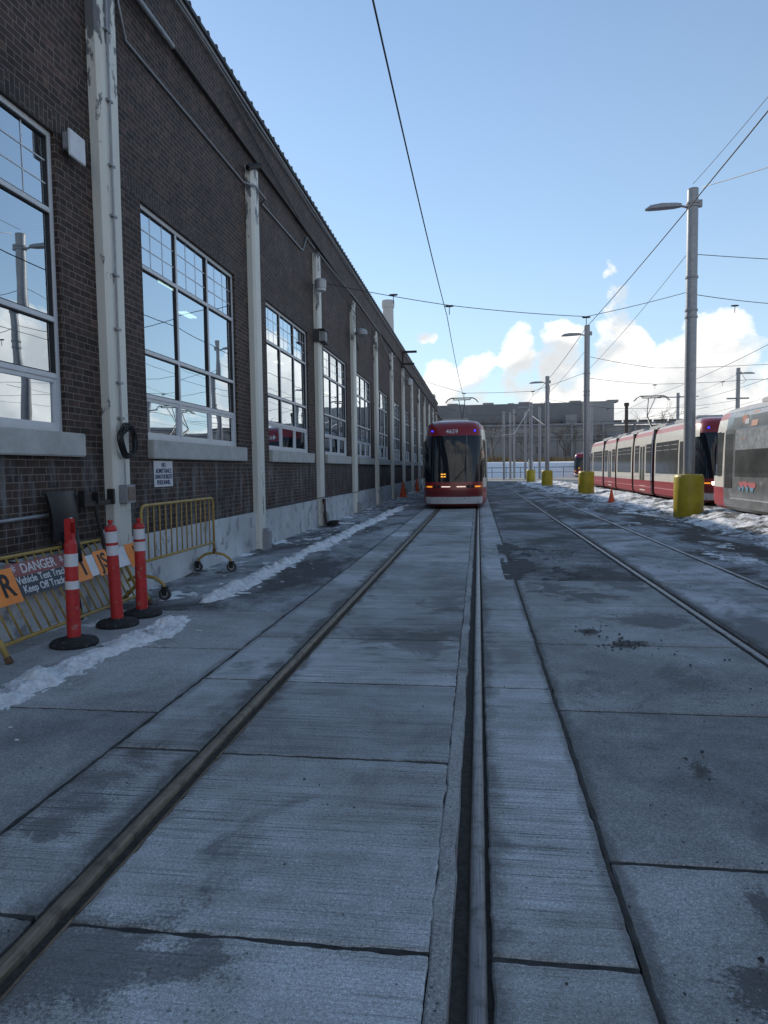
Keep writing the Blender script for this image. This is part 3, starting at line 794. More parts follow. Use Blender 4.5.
def window(y0, y1, first):
    H = lambda a: y0 + (y1 - y0) * a
    X0, X1 = XW - DEP - .055, XW - DEP
    rows = [ZB, 2.47, 3.04, 4.12, ZT]; cs = [0, .334, .667, 1]
    f = MB(); t_ = .055
    f.box(X0, X1, y0, y0 + t_, ZB, ZT); f.box(X0, X1, y1 - t_, y1, ZB, ZT); f.box(X0, X1, y0 + t_, y1 - t_, ZB, ZB + t_); f.box(X0, X1, y0 + t_, y1 - t_, ZT - t_, ZT)
    # mullions
    for a in cs[1:3]: f.box(X0, X1 - .004, H(a) - .025, H(a) + .025, ZB + t_, ZT - t_)
    for z in rows[1:4]:
        for i in range(3):
            a = H(cs[i]) + (.025 if i else t_); b = H(cs[i + 1]) - (.025 if i < 2 else t_)
            f.box(X0, X1 - .002, a, b, z - .025, z + .025)
    fo = shb(f, 'window', FRAME, bevel=.004)
    # glazing gaskets
    gk = MB(); sash = MB(); mu = MB(); pn = MB()
    for i in range(3):
        for j in range(4):
            a = H(cs[i]) + (.025 if i else t_); b = H(cs[i + 1]) - (.025 if i < 2 else t_)
            c = rows[j] + (.025 if j else t_); d = rows[j + 1] - (.025 if j < 3 else t_)
            s_ = .012; mbx = gk; dx = .014
            if j == 0: s_ = .042; mbx = sash; dx = .018
            for (p, q, u, v) in ((a, a + s_, c, d), (b - s_, b, c, d), (a + s_, b - s_, c, c + s_), (a + s_, b - s_, d - s_, d)):
                mbx.box(X0 + .01, X1 - dx, p, q, u, v)
            if j == 0: a += s_; b -= s_; c += s_; d -= s_
            else: a += s_; b -= s_; c += s_; d -= s_
            tA, tB = rnd.uniform(-.0035, .0035), rnd.uniform(-.003, .003)
            pn.add([(X0 + .016 + tA + tB, a, c), (X0 + .016 - tA + tB, b, c), (X0 + .016 - tA - tB, b, d), (X0 + .016 + tA - tB, a, d)], [(0, 1, 2, 3)])
            if j == 3:
                for k in (1, 2):
                    yy_ = a + (b - a) * k / 3; mu.box(X0 + .0205, X0 + .0225, yy_ - .0055, yy_ + .0055, c, d)
                    zz = c + (d - c) * k / 3; mu.box(X0 + .0203, X0 + .0222, a, b, zz - .0055, zz + .0055)
    shb(gk, 'gasket', GASK, fo); shb(sash, 'sash', FRAME, fo); shb(mu, 'muntin', MUNT, fo); shb(pn, 'pane', GLASS, fo)
    s = MB(); s.box(XW - .28, XW + .085, y0 - .02, y1 + .22, 1.655, ZB - .002)
    so_ = shb(s, 'window_sill', SILL, bevel=.012)


for i, (a, b) in enumerate(wins): window(a, b, i == 1)

for i, yc in enumerate(cols):
    m = MB(); wd = .36; pj = .15; ztop = 7.05
    if i == 2:   # the nearest one is broader, widening upwards
        wd = .36
    w0 = wd / 2; x1 = XW + pj; ch = .045
    wt = w0 * (1.25 if i == 2 else 1.08)
    ztop = 8.0 if i == 2 else 7.05
    def ring(w_, z): return [(XW - .01, yc - w_, z), (x1 - ch, yc - w_, z), (x1, yc - w_ + ch, z), (x1, yc + w_ - ch, z), (x1 - ch, yc + w_, z), (XW - .01, yc + w_, z)]
    zs = [0.0, .7, 3, 6.0, ztop]; n_ = 6
    for z in zs: m.v += ring(w0 + (wt - w0) * max(0, (z - .7)) / 6.3, z)
    for a in range(len(zs) - 1):
        for j in range(n_): m.f.append((a * n_ + j, a * n_ + (j + 1) % n_, (a + 1) * n_ + (j + 1) % n_, (a + 1) * n_ + j)); m.m.append(0)
    m.f.append(tuple(range((len(zs) - 1) * n_, len(zs) * n_))); m.m.append(0)
    po = shb(m, 'pilaster', WHITEP)
    if i > 2:
        b = MB(); b.box(x1 - .01, x1 + .12, yc - .12, yc + .12, -.02, .32); b.box(x1 - .01, x1 + .08, yc - .09, yc + .09, .32, .38)
        shb(b, 'downpipe_shoe', GREYBOX, po, bevel=.01)
# conduit on the nearest pilaster
m = MB(); yc = cols[2]
m.tube([(XW + .175, yc - .06, 8.0), (XW + .175, yc - .065, 5), (XW + .175, yc - .07, 1.95)], .014, 8)
for z in [7.6, 7, 6.35, 5.6, 4.9, 4.35, 3.7, 3.1, 2.5, 2.1]: m.box(XW + .15, XW + .195, yc - .115, yc - .015, z - .012, z + .012)
shb(m, 'conduit', GALV, smooth='auto')
# conduits along the wall
m = MB(); m.tube([(XW + .03, 8.34, 8.0), (XW + .03, 8.34, 7.0), (XW + .03, 8.5, 6.66), (XW + .03, 9.0, 6.66), (XW + .03, 12.9, 6.68), (XW + .19, 13.1, 6.68), (XW + .19, 13.75, 6.68), (XW + .03, 14.0, 6.7), (XW + .03, 17.2, 6.76),
             (XW + .03, 17.4, 6.8), (XW + .03, 17.8, 7.22), (XW + .03, 18.2, 7.2), (XW + .19, 24, 7.14), (XW + .19, 30, 7.12), (XW + .1, 32, 6.9), (XW + .1, 34, 6.75), (XW + .1, 37, 7.2)], .018, 7)
shb(m, 'conduit', GALV, smooth=True)
m = MB(); m.tube([(XW + .12, 7.8, 7.25), (XW + .12, 9.7, 7.25)], .038, 10); shb(m, 'conduit', GALV, smooth='auto')
m = MB(); m.tube([(XW + .12, 9.7, 7.26), (XW + .12, 17, 7.26), (XW + .12, 40, 7.1), (XW + .12, 70, 7.1)], .014, 6); shb(m, 'cable', CABLE)
m = MB(); m.tube([(XW + .09, 12, 7.8), (XW + .10, 17, 7.3), (XW + .22, 18.9, 6.9)], .012, 6); m.tube([(XW + .10, 18.6, 6.95), (XW + .24, 24.3, 6.55), (XW + .24, 29.5, 6.3), (XW + .24, 34, 6.1), (XW + .24, 40, 6.4)], .011, 6)
m.tube([(XW + .06, 13.3, .74), (XW + .2, 18.8, .76), (XW + .2, 24.2, .72)], .012, 6)
shb(m, 'cable', CABLE)
m = MB(); m.tube([(XW + .05, 3.0, 1.02), (XW + .05, 6.6, 1.08)], .018, 8); shb(m, 'conduit', GALV)
m = MB(); m.tube([(XW + .10, 12.95, 6.95), (XW + .24, 13.3, 7.12)], .05, 8); shb(m, 'bracket', CABLE)

# far end block and rooftop box beyond the shed
an = empty('rooftop_unit', (-4.9, 73, 8.2), label='small pale ventilation box on the far end of the shed roof', cat='roof vent')
m = MB(); m.box(-.5, .5, -.6, .6, .15, 1.0); m.build('casing', CHIM, an, bevel=.03)
m = MB(); m.box(-.45, .45, -.55, .55, -.01, .15); m.build('base', GALV, an)
an = empty('brick_annex', (-6, 82, 0), label='small brown brick annex just beyond the far end of the long shed', cat='building')
m = MB(); m.box(-6, 1.4, -4, 6, 0, 7.6); m.build('wall', BRICK, an)
m = MB(); m.box(-6.1, 1.55, -4.1, 6.1, 7.6, 7.85); m.build('roof', ROOFM, an)
m = MB(); m.box(.2, 1.0, -4.04, -3.98, 3.2, 5.4); m.build('window', TGLASS, an)

# chimney
ch = empty('chimney', (-14.2, 112, 0), label='tall pale concrete chimney stack rising above the shed roof', cat='chimney')
m = MB(); m.lathe([(1.15, 0), (.86, 28.0), (.86, 28.01)], n=20); m.build('stack', CHIM, ch, smooth='auto')
m = MB(); m.lathe([(.98, 27.3), (1.04, 27.6), (1.04, 28.35), (.98, 28.45), (.7, 28.45)], n=20); m.build('cap', CHIM, ch, smooth='auto')


# ------------------------------------------------------------------ wall-mounted things
def thing1(mb, name, mtl, label, cat, loc, group=None, rz=0, **kw):
    o = mb.build(name, mtl, **kw); o.location = loc; o.rotation_euler = (0, 0, rz); return tag(o, label, cat, group)


e = empty('wall_light', (XW, 7.17, 5.05), label='white square wall light box beside the nearest pilaster', cat='light')
m = MB(); m.box(.005, .10, -.10, .10, -.05, .13); m.build('housing', GREYBOX, e, bevel=.01)
m = MB(); m.box(.10, .125, -.15, .15, -.14, .14); m.build('cover', SIGNW, e, bevel=.008)
# cable coil
m = MB(); r = random.Random(5)
for k in range(11):
    rr = .135 + r.uniform(-.022, .022); ph = r.uniform(0, 6); oy = r.uniform(-.02, .02); oz = r.uniform(-.02, .02); ox = r.uniform(0, .05)
    m.tube([(ox + .01 * math.sin(3 * t + ph), oy + rr * 1.22 * math.sin(t), oz + rr * 1.25 * math.cos(t)) for t in [2 * math.pi * i / 26 for i in range(27)]], .011, 6)
thing1(m, 'cable_coil', CABLE, 'coil of black cable hung on the nearest white pilaster', 'cable', (XW + .20, C0 - .02, 1.92), smooth=True)
m = MB(); m.tube([(0, 0, .45), (.0, .01, .2), (.01, .0, 0)], .009, 6)
e = empty('junction_box', (XW + .15, C0 - .03, 1.18), label='weathered grey electrical box low on the nearest pilaster below the cable coil', cat='electrical box')
m = MB(); m.box(.003, .10, -.11, .11, 0, .22); m.build('housing', GREYBOX, e, bevel=.006)
m = MB(); m.box(.10, .108, -.085, .085, .03, .19); m.build('door', mat('rusty_door', (.20, .15, .12), .7, noise_amt=.4, nscale=20, dirt=(.35, .2, .12), dirt_t=.55), e, bevel=.003)
m = MB(); m.tube([(.03, .0, .22), (.03, .0, .5)], .01, 6); m.build('pipe', GALV, e)
# notice
e = empty('notice_sign', (XW + .008, 9.20, 1.52), label='small white sign reading NO ADMITTANCE UNAUTHORIZED PERSONNEL under the second window', cat='sign')
m = MB(); m.box(0, .006, -.29, .29, -.18, .18); m.build('plate', SIGNW, e, bevel=.002)
for k, s_ in enumerate(('NO', 'ADMITTANCE', 'UNAUTHORIZED', 'PERSONNEL')):
    text(s_, .088, frame_M((.0075, 0, .118 - .08 * k), (0, 1, 0), (0, 0, 1)), SIGNT, e, sx=.88 if k != 2 else .78, bold=.0015)


def floodlamp(y, z, label, side=0):
    e = empty('flood_lamp', (XW + .15, y, z), label=label, cat='lamp', group='lamps fixed to the shed pilasters')
    m = MB(); m.tube([(0, 0, 0), (.12, -.08, .0), (.16, -.30, .02)], .022, 7); m.build('bracket', GALV, e)
    m = MB(); m.lathe([(.10, -.22), (.15, -.20), (.16, 0), (.12, .05), (.05, .07)], (.16, -.42, .06), 14); m.build('housing', GALVW, e, smooth='auto')
    m = MB(); m.lathe([(.13, -.26), (.14, -.222), (.14, -.2)], (.16, -.42, .06), 14); m.build('lens', SIGNW, e, smooth='auto')
    return e


floodlamp(18.5, 6.42, 'grey drum shaped lamp on the third white pilaster near its top')
e = empty('camera_box', (XW + .16, 18.7, 5.15), label='small metal box strapped to the pilaster below the drum shaped lamp', cat='box')
m = MB(); m.box(0, .14, -.13, .13, -.12, .14); m.build('housing', GREYBOX, e, bevel=.01)
m = MB(); m.box(-.02, .16, -.24, .24, .16, .19); m.box(-.02, .16, -.24, .24, -.17, -.14); m.box(-.17, .0, -.24, -.21, -.16, .18); m.build('strap', WIRE, e)
e = empty('dish_lamp', (XW + .16, 24.1, 6.25), label='round grey dish lamp on the fourth pilaster with a hanging cable loop', cat='lamp')
m = MB(); m.lathe([(.05, -.14), (.20, -.08), (.22, 0), (.17, .10), (.05, .14)], (.25, -.22, 0), 14); m.build('housing', GALVW, e, smooth='auto')
m = MB(); m.tube([(0, 0, 0), (.25, -.22, 0)], .03, 7); m.build('arm', GALV, e)
m = MB(); m.tube([(.05, -.02, .9), (.05, -.1, .3), (.1, -.35, -.3), (.12, -.3, -.55), (.1, 0, -.6), (.03, .05, -.2), (.03, .04, .0)], .015, 6); m.build('cable', CABLE, e, smooth=True)
e = empty('bracket_arm', (XW + .15, 40.4, 6.45), label='dark beam bracket and lamp above the seventh pilaster under the roof edge', cat='bracket')
m = MB(); m.box(-.2, .75, -.06, .06, 1.78, 1.9); m.box(-.2, .6, -.06, .06, 1.1, 1.2); m.box(-.14, -.02, -.08, .08, .9, 1.75); m.build('beam', mat('dark_beam', (.04, .035, .035), .8), e)
m = MB(); m.lathe([(.08, -.25), (.2, -.2), (.22, .1), (.1, .2)], (.3, -.2, .1), 12); m.build('lamp', GALVW, e, smooth='auto')

# hanging cable bundle at the fourth pilaster
m = MB(); m2 = MB(); r = random.Random(11)
for k in range(9):
    a = r.uniform(-.12, .12); b = r.uniform(-.12, .12)
    pts = [(.02 + r.uniform(0, .05), a, .75), (.06, a + r.uniform(-.03, .03), .5), (.07, b, .25), (.10, b, .06), (.22, b + .1, .025), (.38, b + r.uniform(-.1, .4), .02)]
    (m if k % 3 else m2).tube(pts, .02, 6)
for k in range(4): m.tube([(.22 + .13 * math.cos(t) + .02 * k, .1 + .22 * math.sin(t), .03 + .03 * k) for t in [i * .5 for i in range(14)]], .018, 6)
e = empty('cable_bundle', (XW + .16, 18.55, 0), label='bundle of black and red cables hanging down the third pilaster to the ground', cat='cable')
m.build('cable', CABLE, e, smooth=True); m2.build('cable', mat('red_cable', (.12, .03, .025), .6), e, smooth=True)

# snow shovels leaning on the wall
e = empty('snow_shovel', (-4.16, 6.62, 0), label='black snow shovel standing blade up against the brick wall, left of the other one', cat='shovel')
m = MB()
prof = []
for i in range(9):
    u = i / 8; z = .86 + .5 * u
    for j in range(7):
        v = j / 6 - .5; wd = .40 + .10 * u
        prof.append((-.09 + .09 * (1 - 4 * v * v) * .6 - .05 * u + .05 * math.sin(u * 2.5), v * wd, z))
fs = [(i * 7 + j, i * 7 + j + 1, (i + 1) * 7 + j + 1, (i + 1) * 7 + j) for i in range(8) for j in range(6)]
m.add(prof, fs); back = [(p[0] - .03, p[1], p[2]) for p in prof]; m.add(back, [f[::-1] for f in fs])
m.build('blade', BLACK, e, smooth='auto')
m = MB(); m.box(-.09, -.075 + .07, -.02, .02, 1.05, 1.09); m.build('badge', SIGNW, e)
m = MB(); m.tube([(.06, .0, .02), (-.04, .0, .86), (-.08, .0, 1.1)], .025, 8); m.build('handle', BLACK, e, smooth=True)
m = MB(); m.tube([(.02, -.05, .6), (-.03, -.06, .95)], .06, 8); m.tube([(.02, .05, .62), (-.03, .06, .95)], .05, 8); m.build('socket', BLACK, e, smooth=True)
e = empty('snow_pusher', (-4.16, 7.22, 0), label='black T shaped snow pusher with white disc leaning beside the nearest pilaster', cat='pusher')
m = MB(); m.box(-.10, -.04, -.30, .30, 1.18, 1.24); m.box(-.10, -.02, -.32, -.27, 1.18, 1.36); m.box(-.10, -.02, .27, .32, 1.18, 1.36); m.box(-.10, -.02, -.05, -.01, 1.2, 1.33)
m.build('head', BLACK, e, bevel=.006)
m = MB(); m.tube([(.08, .10, .02), (-.06, -.05, 1.2)], .022, 8); m.build('handle', BLACK, e)
m = MB(); m.tube([(-.04, .1, .86), (-.015, .1, .86)], .052, 16); m.build('disc', SIGNW, e, smooth='auto')


# ------------------------------------------------------------------ crowd barriers
def arc(c, r_, a0, a1, n=6, plane='yz'):
    out = []
    for i in range(n + 1):
        a = a0 + (a1 - a0) * i / n
        out.append((c[0], c[1] + r_ * math.cos(a), c[2] + r_ * math.sin(a)))
    return out


def barrier_frame(e, L, zb, zt, nb, lean=0.0, rr=.019, rb=.0095, posts=True, shear=0.0):
    hp = math.pi / 2; r_ = .09
    def T(p): return (p[0] - lean * (p[2] - zb) / (zt - zb), p[1] - shear * (p[2] - zb), p[2])
    z0 = zb - (.17 if posts else 0)
    pts = [(0, 0, z0)] + arc((0, r_, zt - r_), r_, math.pi, hp) + arc((0, L - r_, zt - r_), r_, hp, 0) + [(0, L, z0)]
    m = MB(); m.tube([T(p) for p in pts], rr, 8); m.tube([T((0, 0, zb)), T((0, L, zb))], rr * .95, 8)
    fr = m.build('frame', YELB, e, smooth=True)
    for i in range(nb):
        y = L * (i + 1) / (nb + 1); m = MB(); m.tube([T((0, y, zb)), T((0, y, zt - .006))], rb, 6); m.build('bar', YELB, e, smooth=True)


e = empty('crowd_barrier', (-4.02, 7.83, 0), label='upright yellow steel barrier on small caster wheels in front of the white sign', cat='barrier', group='yellow crowd barriers by the wall')
barrier_frame(e, 2.28, .46, 1.14, 13)
for y in (0, 2.28):
    m = MB()
    m.tube([(-.27, y, .13), (-.25, y, .20), (-.15, y, .27), (0, y, .30), (.15, y, .27), (.25, y, .20), (.27, y, .13)], .021, 8)
    ft = m.build('foot', YELB, e, smooth=True)
    m = MB(); m.tube([(0, y, .28), (0, y, .36)], .028, 8); m.build('sleeve', mat('rust', (.13, .07, .04), .8), ft)
    for sx in (-.27, .27):
        m = MB(); m.tube([(sx, y - .018, .075), (sx, y + .018, .075)], .075, 18)
        m.build('wheel', mat('caster_tyre', (.06, .06, .065), .7), ft, smooth='auto')
        m = MB(); m.tube([(sx, y - .022, .075), (sx, y + .022, .075)], .045, 14); m.build('hub', GREYBOX, ft, smooth='auto')
        m = MB(); m.box(sx - .03, sx + .03, y - .032, y - .024, .06, .155); m.box(sx - .03, sx + .03, y + .024, y + .032, .06, .155); m.box(sx - .035, sx + .035, y - .032, y + .032, .15, .165); m.build('fork', RUBBER, ft)
e = empty('crowd_barrier', (-3.97, 5.12, 0), label='low tilted yellow steel barrier behind the orange posts, hung with danger signs', cat='barrier', group='yellow crowd barriers by the wall')
barrier_frame(e, 2.52, .10, .79, 18, lean=.28, shear=.12, posts=False)
for y, x in ((0, .0), (2.50, -.02)):
    m = MB(); m.tube([(x - .2, y, .03), (x - .06, y, .17), (x, y, .24), (x + .08, y - .01, .17), (x + .16, y - .02, .02)], .024, 8); ft = m.build('foot', YELB, e, smooth=True)
    m = MB(); m.tube([(x + .145, y - .018, .045), (x + .175, y - .022, .0)], .03, 8); m.build('rusty_end', mat('rust', (.13, .07, .04), .8), ft)
# grey cable drooping behind it
m = MB(); m.tube([(0, 0, 0), (.02, .7, .14), (.03, 1.2, .12), (.02, 1.9, -.03), (.0, 2.8, .02), (-.02, 3.9, .26)], .012, 6)
thing1(m, 'hanging_cable', CABLE, 'thin dark cable sagging along the wall behind the tilted barrier', 'cable', (XW + .09, 4.2, .70), smooth=True)

# signs tied to the tilted barrier (plane leaning with it)
BX, BY = -3.97, 5.12
BN = Vector((.69, 0, .28)).normalized()         # outward normal of the leaning panel
UPV = Vector((-.28, 0, .69)).normalized()


def on_bar(y, z, off=.0):
    x = BX - .28 * (z - .10) / .69
    return Vector((x, y, z)) + BN * (.030 + off)


def board(e, org, y0, y1, z0, z1, mtl, name, off=0.0, th=.005, slope=0.0):
    m = MB(); vs = []
    for o_ in (off, off + th):
        for (y, z) in ((y0, z0), (y1, z0), (y1, z1), (y0, z1)): vs.append(on_bar(y, z + slope * (y - y0), o_) - Vector(org))
    m.add(vs, [(0, 1, 2, 3), (7, 6, 5, 4), (0, 4, 5, 1), (1, 5, 6, 2), (2, 6, 7, 3), (3, 7, 4, 0)])
    return m.build(name, mtl, e)


o_ = on_bar(6.2, .45)
e = empty('danger_sign', o_, label='faded red and black sign reading DANGER Vehicle Test Track Keep Off Tracks', cat='sign')
board(e, o_, 5.61, 6.50, .425, .597, SIGNB, 'plate'); board(e, o_, 5.61, 6.50, .599, .72, SIGNR, 'header')


def btext(e, org, s, size, y, z, mtl, sx=1.0, bold=0, off=.0065, tilt=0, name='lettering'):
    xd = Vector((0, math.cos(tilt), 0)) + UPV * math.sin(tilt)
    return text(s, size, frame_M(on_bar(y, z, off) - Vector(org), xd, UPV), mtl, e, sx=sx, bold=bold, name=name)


btext(e, o_, 'DANGER', .13, 6.05, .660, SIGNTW, 1.0, .001)
btext(e, o_, 'Vehicle Test Track', .100, 6.05, .560, SIGNTW, .98, .0012); btext(e, o_, 'Keep Off Tracks', .100, 6.05, .478, SIGNTW, .98, .0012)
for yy_ in (5.69, 6.42): btext(e, o_, '*', .16, yy_, .645, SIGNTW, 1, 0, name='emblem')
o_ = on_bar(5.6, .4)
e = empty('letter_sign', o_, label='orange square sign with black letter R at the left photo edge', cat='sign')
board(e, o_, 5.24, 5.66, .39, .69, SIGNO, 'plate', off=.008); btext(e, o_, 'R', .30, 5.52, .54, mat('letter_black', (.02, .02, .02), .6), .9, .006, off=.0145)
o_ = on_bar(7.2, .45)
e = empty('banner_strip', o_, label='long white strip with orange diamonds and black letters behind the orange posts', cat='sign')
board(e, o_, 6.50, 7.90, .425, .64, REFL, 'strip', off=.008, slope=.02)
for a, b in ((6.55, 6.80), (6.96, 7.36), (7.64, 7.90)):
    board(e, o_, a, b, .41, .67, SIGNO, 'tile', off=.0145, slope=.02)
btext(e, o_, 'I', .27, 6.70, .54, MT['letter_black'], 1, .006, off=.021, tilt=.1); btext(e, o_, 'JS', .24, 7.10, .55, MT['letter_black'], 1, .004, off=.021, tilt=.1)
btext(e, o_, "'", .2, 7.82, .56, MT['letter_black'], 1, .006, off=.021)


# ------------------------------------------------------------------ delineator posts
def delineator(x, y, h, handle, label, lean=(0, 0), rings=True):
    e = empty('delineator_post', (x, y, 0), label=label, cat='delineator', group='orange delineator posts')
    m = MB(); r = random.Random(int(y * 10))
    m.lathe([(.0, -.01), (.205, -.01), (.21, .02), (.19, .045), (.11, .06), (.09, .075), (.0, .075)], n=26, sy=1.0); m.build('base', RUBBER, e, smooth='auto')
    lx, ly = lean
    def P_(z): return (lx * z, ly * z, z)
    r0, r1 = (.060, .058)
    if not rings:     # big straight tube with a looped grip
        m = MB(); m.tube([P_(.06), P_(h * .72), P_(h * .80)], [.060, .056, .056], 18); m.tube([P_(h * .80), P_(h * .835)], [.056, .042], 18)
        m.build('tube', ORNG, e, smooth='auto')
        m = MB(); hw = .030
        m.box(-hw, hw, -.030 - .014, -.030, h * .83, h); m.box(-hw, hw, .030, .044, h * .83, h); m.box(-hw, hw, -.03, .03, h * .97, h + .002); m.box(-hw, hw, -.03, .03, h * .83, h * .885); m.build('grip', ORNG, e, bevel=.006)
        m = MB(); m.tube([P_(h * .625), P_(h * .725)], .0590, 20); m.build('reflector', REFL, e, smooth='auto')
        m = MB(); m.tube([P_(h * .445), P_(h * .51)], .0605, 20); m.build('reflector', REFL, e, smooth='auto')
    else:
        m = MB(); m.tube([P_(.06), P_(h * .905)], [.062, .054], 18); m.build('tube', ORNG, e, smooth='auto')
        m = MB(); m.tube([P_(h * .905), P_(h * .912), P_(h * .945), P_(h * .955)], [.06, .064, .05, .026], 18); m.tube([P_(h * .955), P_(h * .975), P_(h * .98), P_(h), P_(h * 1.005)], [.016, .018, .026, .026, .012], 12); m.build('cap', ORNG, e, smooth='auto')
        m = MB(); m.tube([P_(h * .79), P_(h * .895)], .0580, 20); m.build('reflector', REFL, e, smooth='auto')
        m = MB(); m.tube([P_(h * .67), P_(h * .765)], .0592, 20); m.build('reflector', REFL, e, smooth='auto')
        m = MB(); m.tube([P_(h * .767), P_(h * .788)], .062, 20); m.build('band', ORNG, e, smooth='auto')
    return e


delineator(-3.63, 5.74, 1.14, True, 'nearest orange delineator post with a looped grip on top and torn white band', rings=False)
delineator(-3.64, 6.52, 1.07, False, 'middle orange delineator post, slightly tilted, with two white bands', lean=(-.02, -.035))
delineator(-3.62, 7.0, 1.05, False, 'farthest orange delineator post with two white bands, next to the wheeled barrier', lean=(0, -.01))


# ------------------------------------------------------------------ cones
def cone(x, y, h, label):
    e = empty('traffic_cone', (x, y, 0), label=label, cat='cone', group='orange traffic cones')
    m = MB(); m.lathe([(.30 * h, .03), (.22 * h, .05), (.04 * h, h), (.03 * h, h)], n=18); m.build('cone_body', CONE, e, smooth='auto')
    m = MB(); m.box(-.27 * h, .27 * h, -.27 * h, .27 * h, -.01, .035); m.build('base', CONE, e, bevel=.008)


cone(5.6, 30.3, .58, 'small orange traffic cone on the snow bank in front of the parked streetcar')
cone(-4.05, 37.5, .85, 'nearer of two orange traffic cones standing at the wall left of the oncoming streetcar')
cone(-4.05, 46.0, .85, 'farther of two orange traffic cones standing at the wall left of the oncoming streetcar')


# ------------------------------------------------------------------ catenary poles
def pole(x, y, h, label, guard=True, lamp=-1, r_=.165, gh=1.28, cross=False):
    e = empty('catenary_pole', (x, y, -.02), label=label, cat='pole', group='grey steel catenary poles')
    m = MB(); m.tube([(0, 0, 0), (0, 0, h * .5), (0, 0, h)], [r_, r_ * .97, r_ * .92], 20); m.build('pole_shaft', GALV, e, smooth='auto')
    m = MB(); m.tube([(0, 0, h), (0, 0, h + .03)], [r_ * .95, r_ * .88], 20)
    m.build('pole_cap', GREYBOX, e, smooth='auto')
    for z in (h - .38, h - .47, h - 2.5, h - 3.45, h - 3.65):
        if z > 1.5 and (h > 9.5 or z < h - 1): m = MB(); m.tube([(0, 0, z - .03), (0, 0, z + .03)], r_ + .015, 20); m.build('clamp', GREYBOX, e, smooth='auto')
    m = MB(); m.box(r_ * .9, r_ + .09, -.05, .05, h - .5, h - .3); m.build('terminal_box', GREYBOX, e)
    if guard:
        m = MB(); q = .42; g_ = gh
        m.lathe([(q * .98, 0), (q, .02), (q, g_ - .10), (q * .96, g_ - .04), (q * .86, g_), (r_ + .02, g_ + .01)], n=24)
        m.build('base_guard', YELG, e, smooth='auto')
    if lamp:
        s = lamp; z = h - .42
        m = MB(); m.tube([(s * r_, 0, z - .06), (s * .38, 0, z)], .035, 8); m.build('lamp_arm', GREYBOX, e)
        m = MB(); pr = [(s * .32, .07, -.04, .05), (s * .5, .13, -.05, .06), (s * .9, .15, -.06, .07), (s * 1.2, .13, -.07, .03), (s * 1.34, .05, -.08, -.05)]
        for (px, hw, za, zb_) in pr: m.v += [(px, -hw, z + za), (px, hw, z + za), (px, hw * .7, z + zb_), (px, -hw * .7, z + zb_)]
        for i in range(len(pr) - 1):
            for j in range(4): m.f.append((i * 4 + j, i * 4 + (j + 1) % 4, (i + 1) * 4 + (j + 1) % 4, (i + 1) * 4 + j)); m.m.append(0)
        m.f += [(0, 1, 2, 3), (16, 17, 18, 19)]; m.m += [0, 0]
        m.build('lamp_head', GREYBOX, e, smooth='auto')
    if cross:
        m = MB(); m.box(-.9, .9, -.06, .06, h - 2.6, h - 2.48); m.build('crossarm', GREYBOX, e)
    return e


POLES = [(6.24, 21.7, 9.55), (5.78, 38.4, 9.0), (5.22, 53.9, 8.35), (5.02, 67.5, 7.65)]
pole(*POLES[0], 'nearest and tallest grey pole with lamp head, standing in a yellow guard beside the streetcars')
pole(*POLES[1], 'second grey pole with lamp and yellow guard, left of the parked streetcar end')
pole(*POLES[2], 'third grey pole with lamp and yellow guard, thinner and farther off')
pole(*POLES[3], 'fourth grey pole with lamp and yellow guard, farthest of the guarded ones')
fp = [(4.95, 97, 9.4, 0, 0), (4.2, 92, 8.6, 0, 0), (3.3, 90, 8.6, 0, 0), (7.6, 88, 8.9, 0, 0), (22.0, 63, 9.7, 1, 1), (22.3, 82, 9.6, 2, 0), (14.5, 92, 9.6, 0, 0), (-1.9, 94, 7.5, 0, 0), (5.9, 88.5, 8.4, 0, 0)]
labs = ['right one of the bare unlit poles clustered just right of the oncoming streetcar', 'middle bare pole in the far cluster right of the oncoming streetcar', 'leftmost bare pole in the far cluster right of the oncoming streetcar',
        'slim bare pole behind the third guarded pole', 'far grey pole with crossarm and right-pointing lamp above the grey wrapped streetcar', 'far pole with twin arms seen above the parked red and cream streetcar',
        'dark pole above the near end of the parked streetcar, right of the factory corner', 'short pale post above the far end of the shed beside the streetcar pantograph', 'slim bare pole just left of the third guarded pole, in the far cluster']
for (x, y, h, lp, cr), lb in zip(fp, labs):
    e = pole(x, y, h, lb, guard=False, lamp=1 if lp else 0, cross=bool(cr), r_=.15 if y > 85 else .18)
    if lp == 2:
        m = MB(); m.tube([(-.15, 0, h - .45), (-2.2, 0, h - .40)], .06, 6); m.tube([(.15, 0, h - .45), (2.2, 0, h - .40)], .06, 6); m.build('lamp_arm', GREYBOX, e)


# ------------------------------------------------------------------ wires
def sag(a, b, s_, n=12):
    a = Vector(a); b = Vector(b)
    return [a.lerp(b, i / n) - Vector((0, 0, 4 * s_ * (i / n) * (1 - i / n))) for i in range(n + 1)]


def wire(ptsl, label, r_=.011, mtl=None, cat='wire', nm='overhead_wire', insul=(), grp='overhead wires'):
    o0 = Vector(ptsl[0]); e = empty(nm, o0, label=label, cat=cat, group=grp)
    m = MB()
    pts = []
    for a, b in zip(ptsl, ptsl[1:]):
        L = (Vector(b) - Vector(a)).length; s_ = sag(a, b, min(.25, L * .008)); pts += s_ if not pts else s_[1:]
    m.tube([p - o0 for p in pts], r_ * .78, 6); m.build('strand', mtl or WIRE, e, smooth=True)
    for p in insul:
        q = Vector(p) - o0; i = MB()
        i.tube([q + Vector((-.12, 0, 0)), q + Vector((-.07, 0, 0)), q + Vector((.07, 0, 0)), q + Vector((.12, 0, 0))], [.012, .028, .028, .012], 8)
        i.tube([q, q + Vector((0, 0, -.22))], .011, 6); i.build('hanger', WIRE, e)
    return e


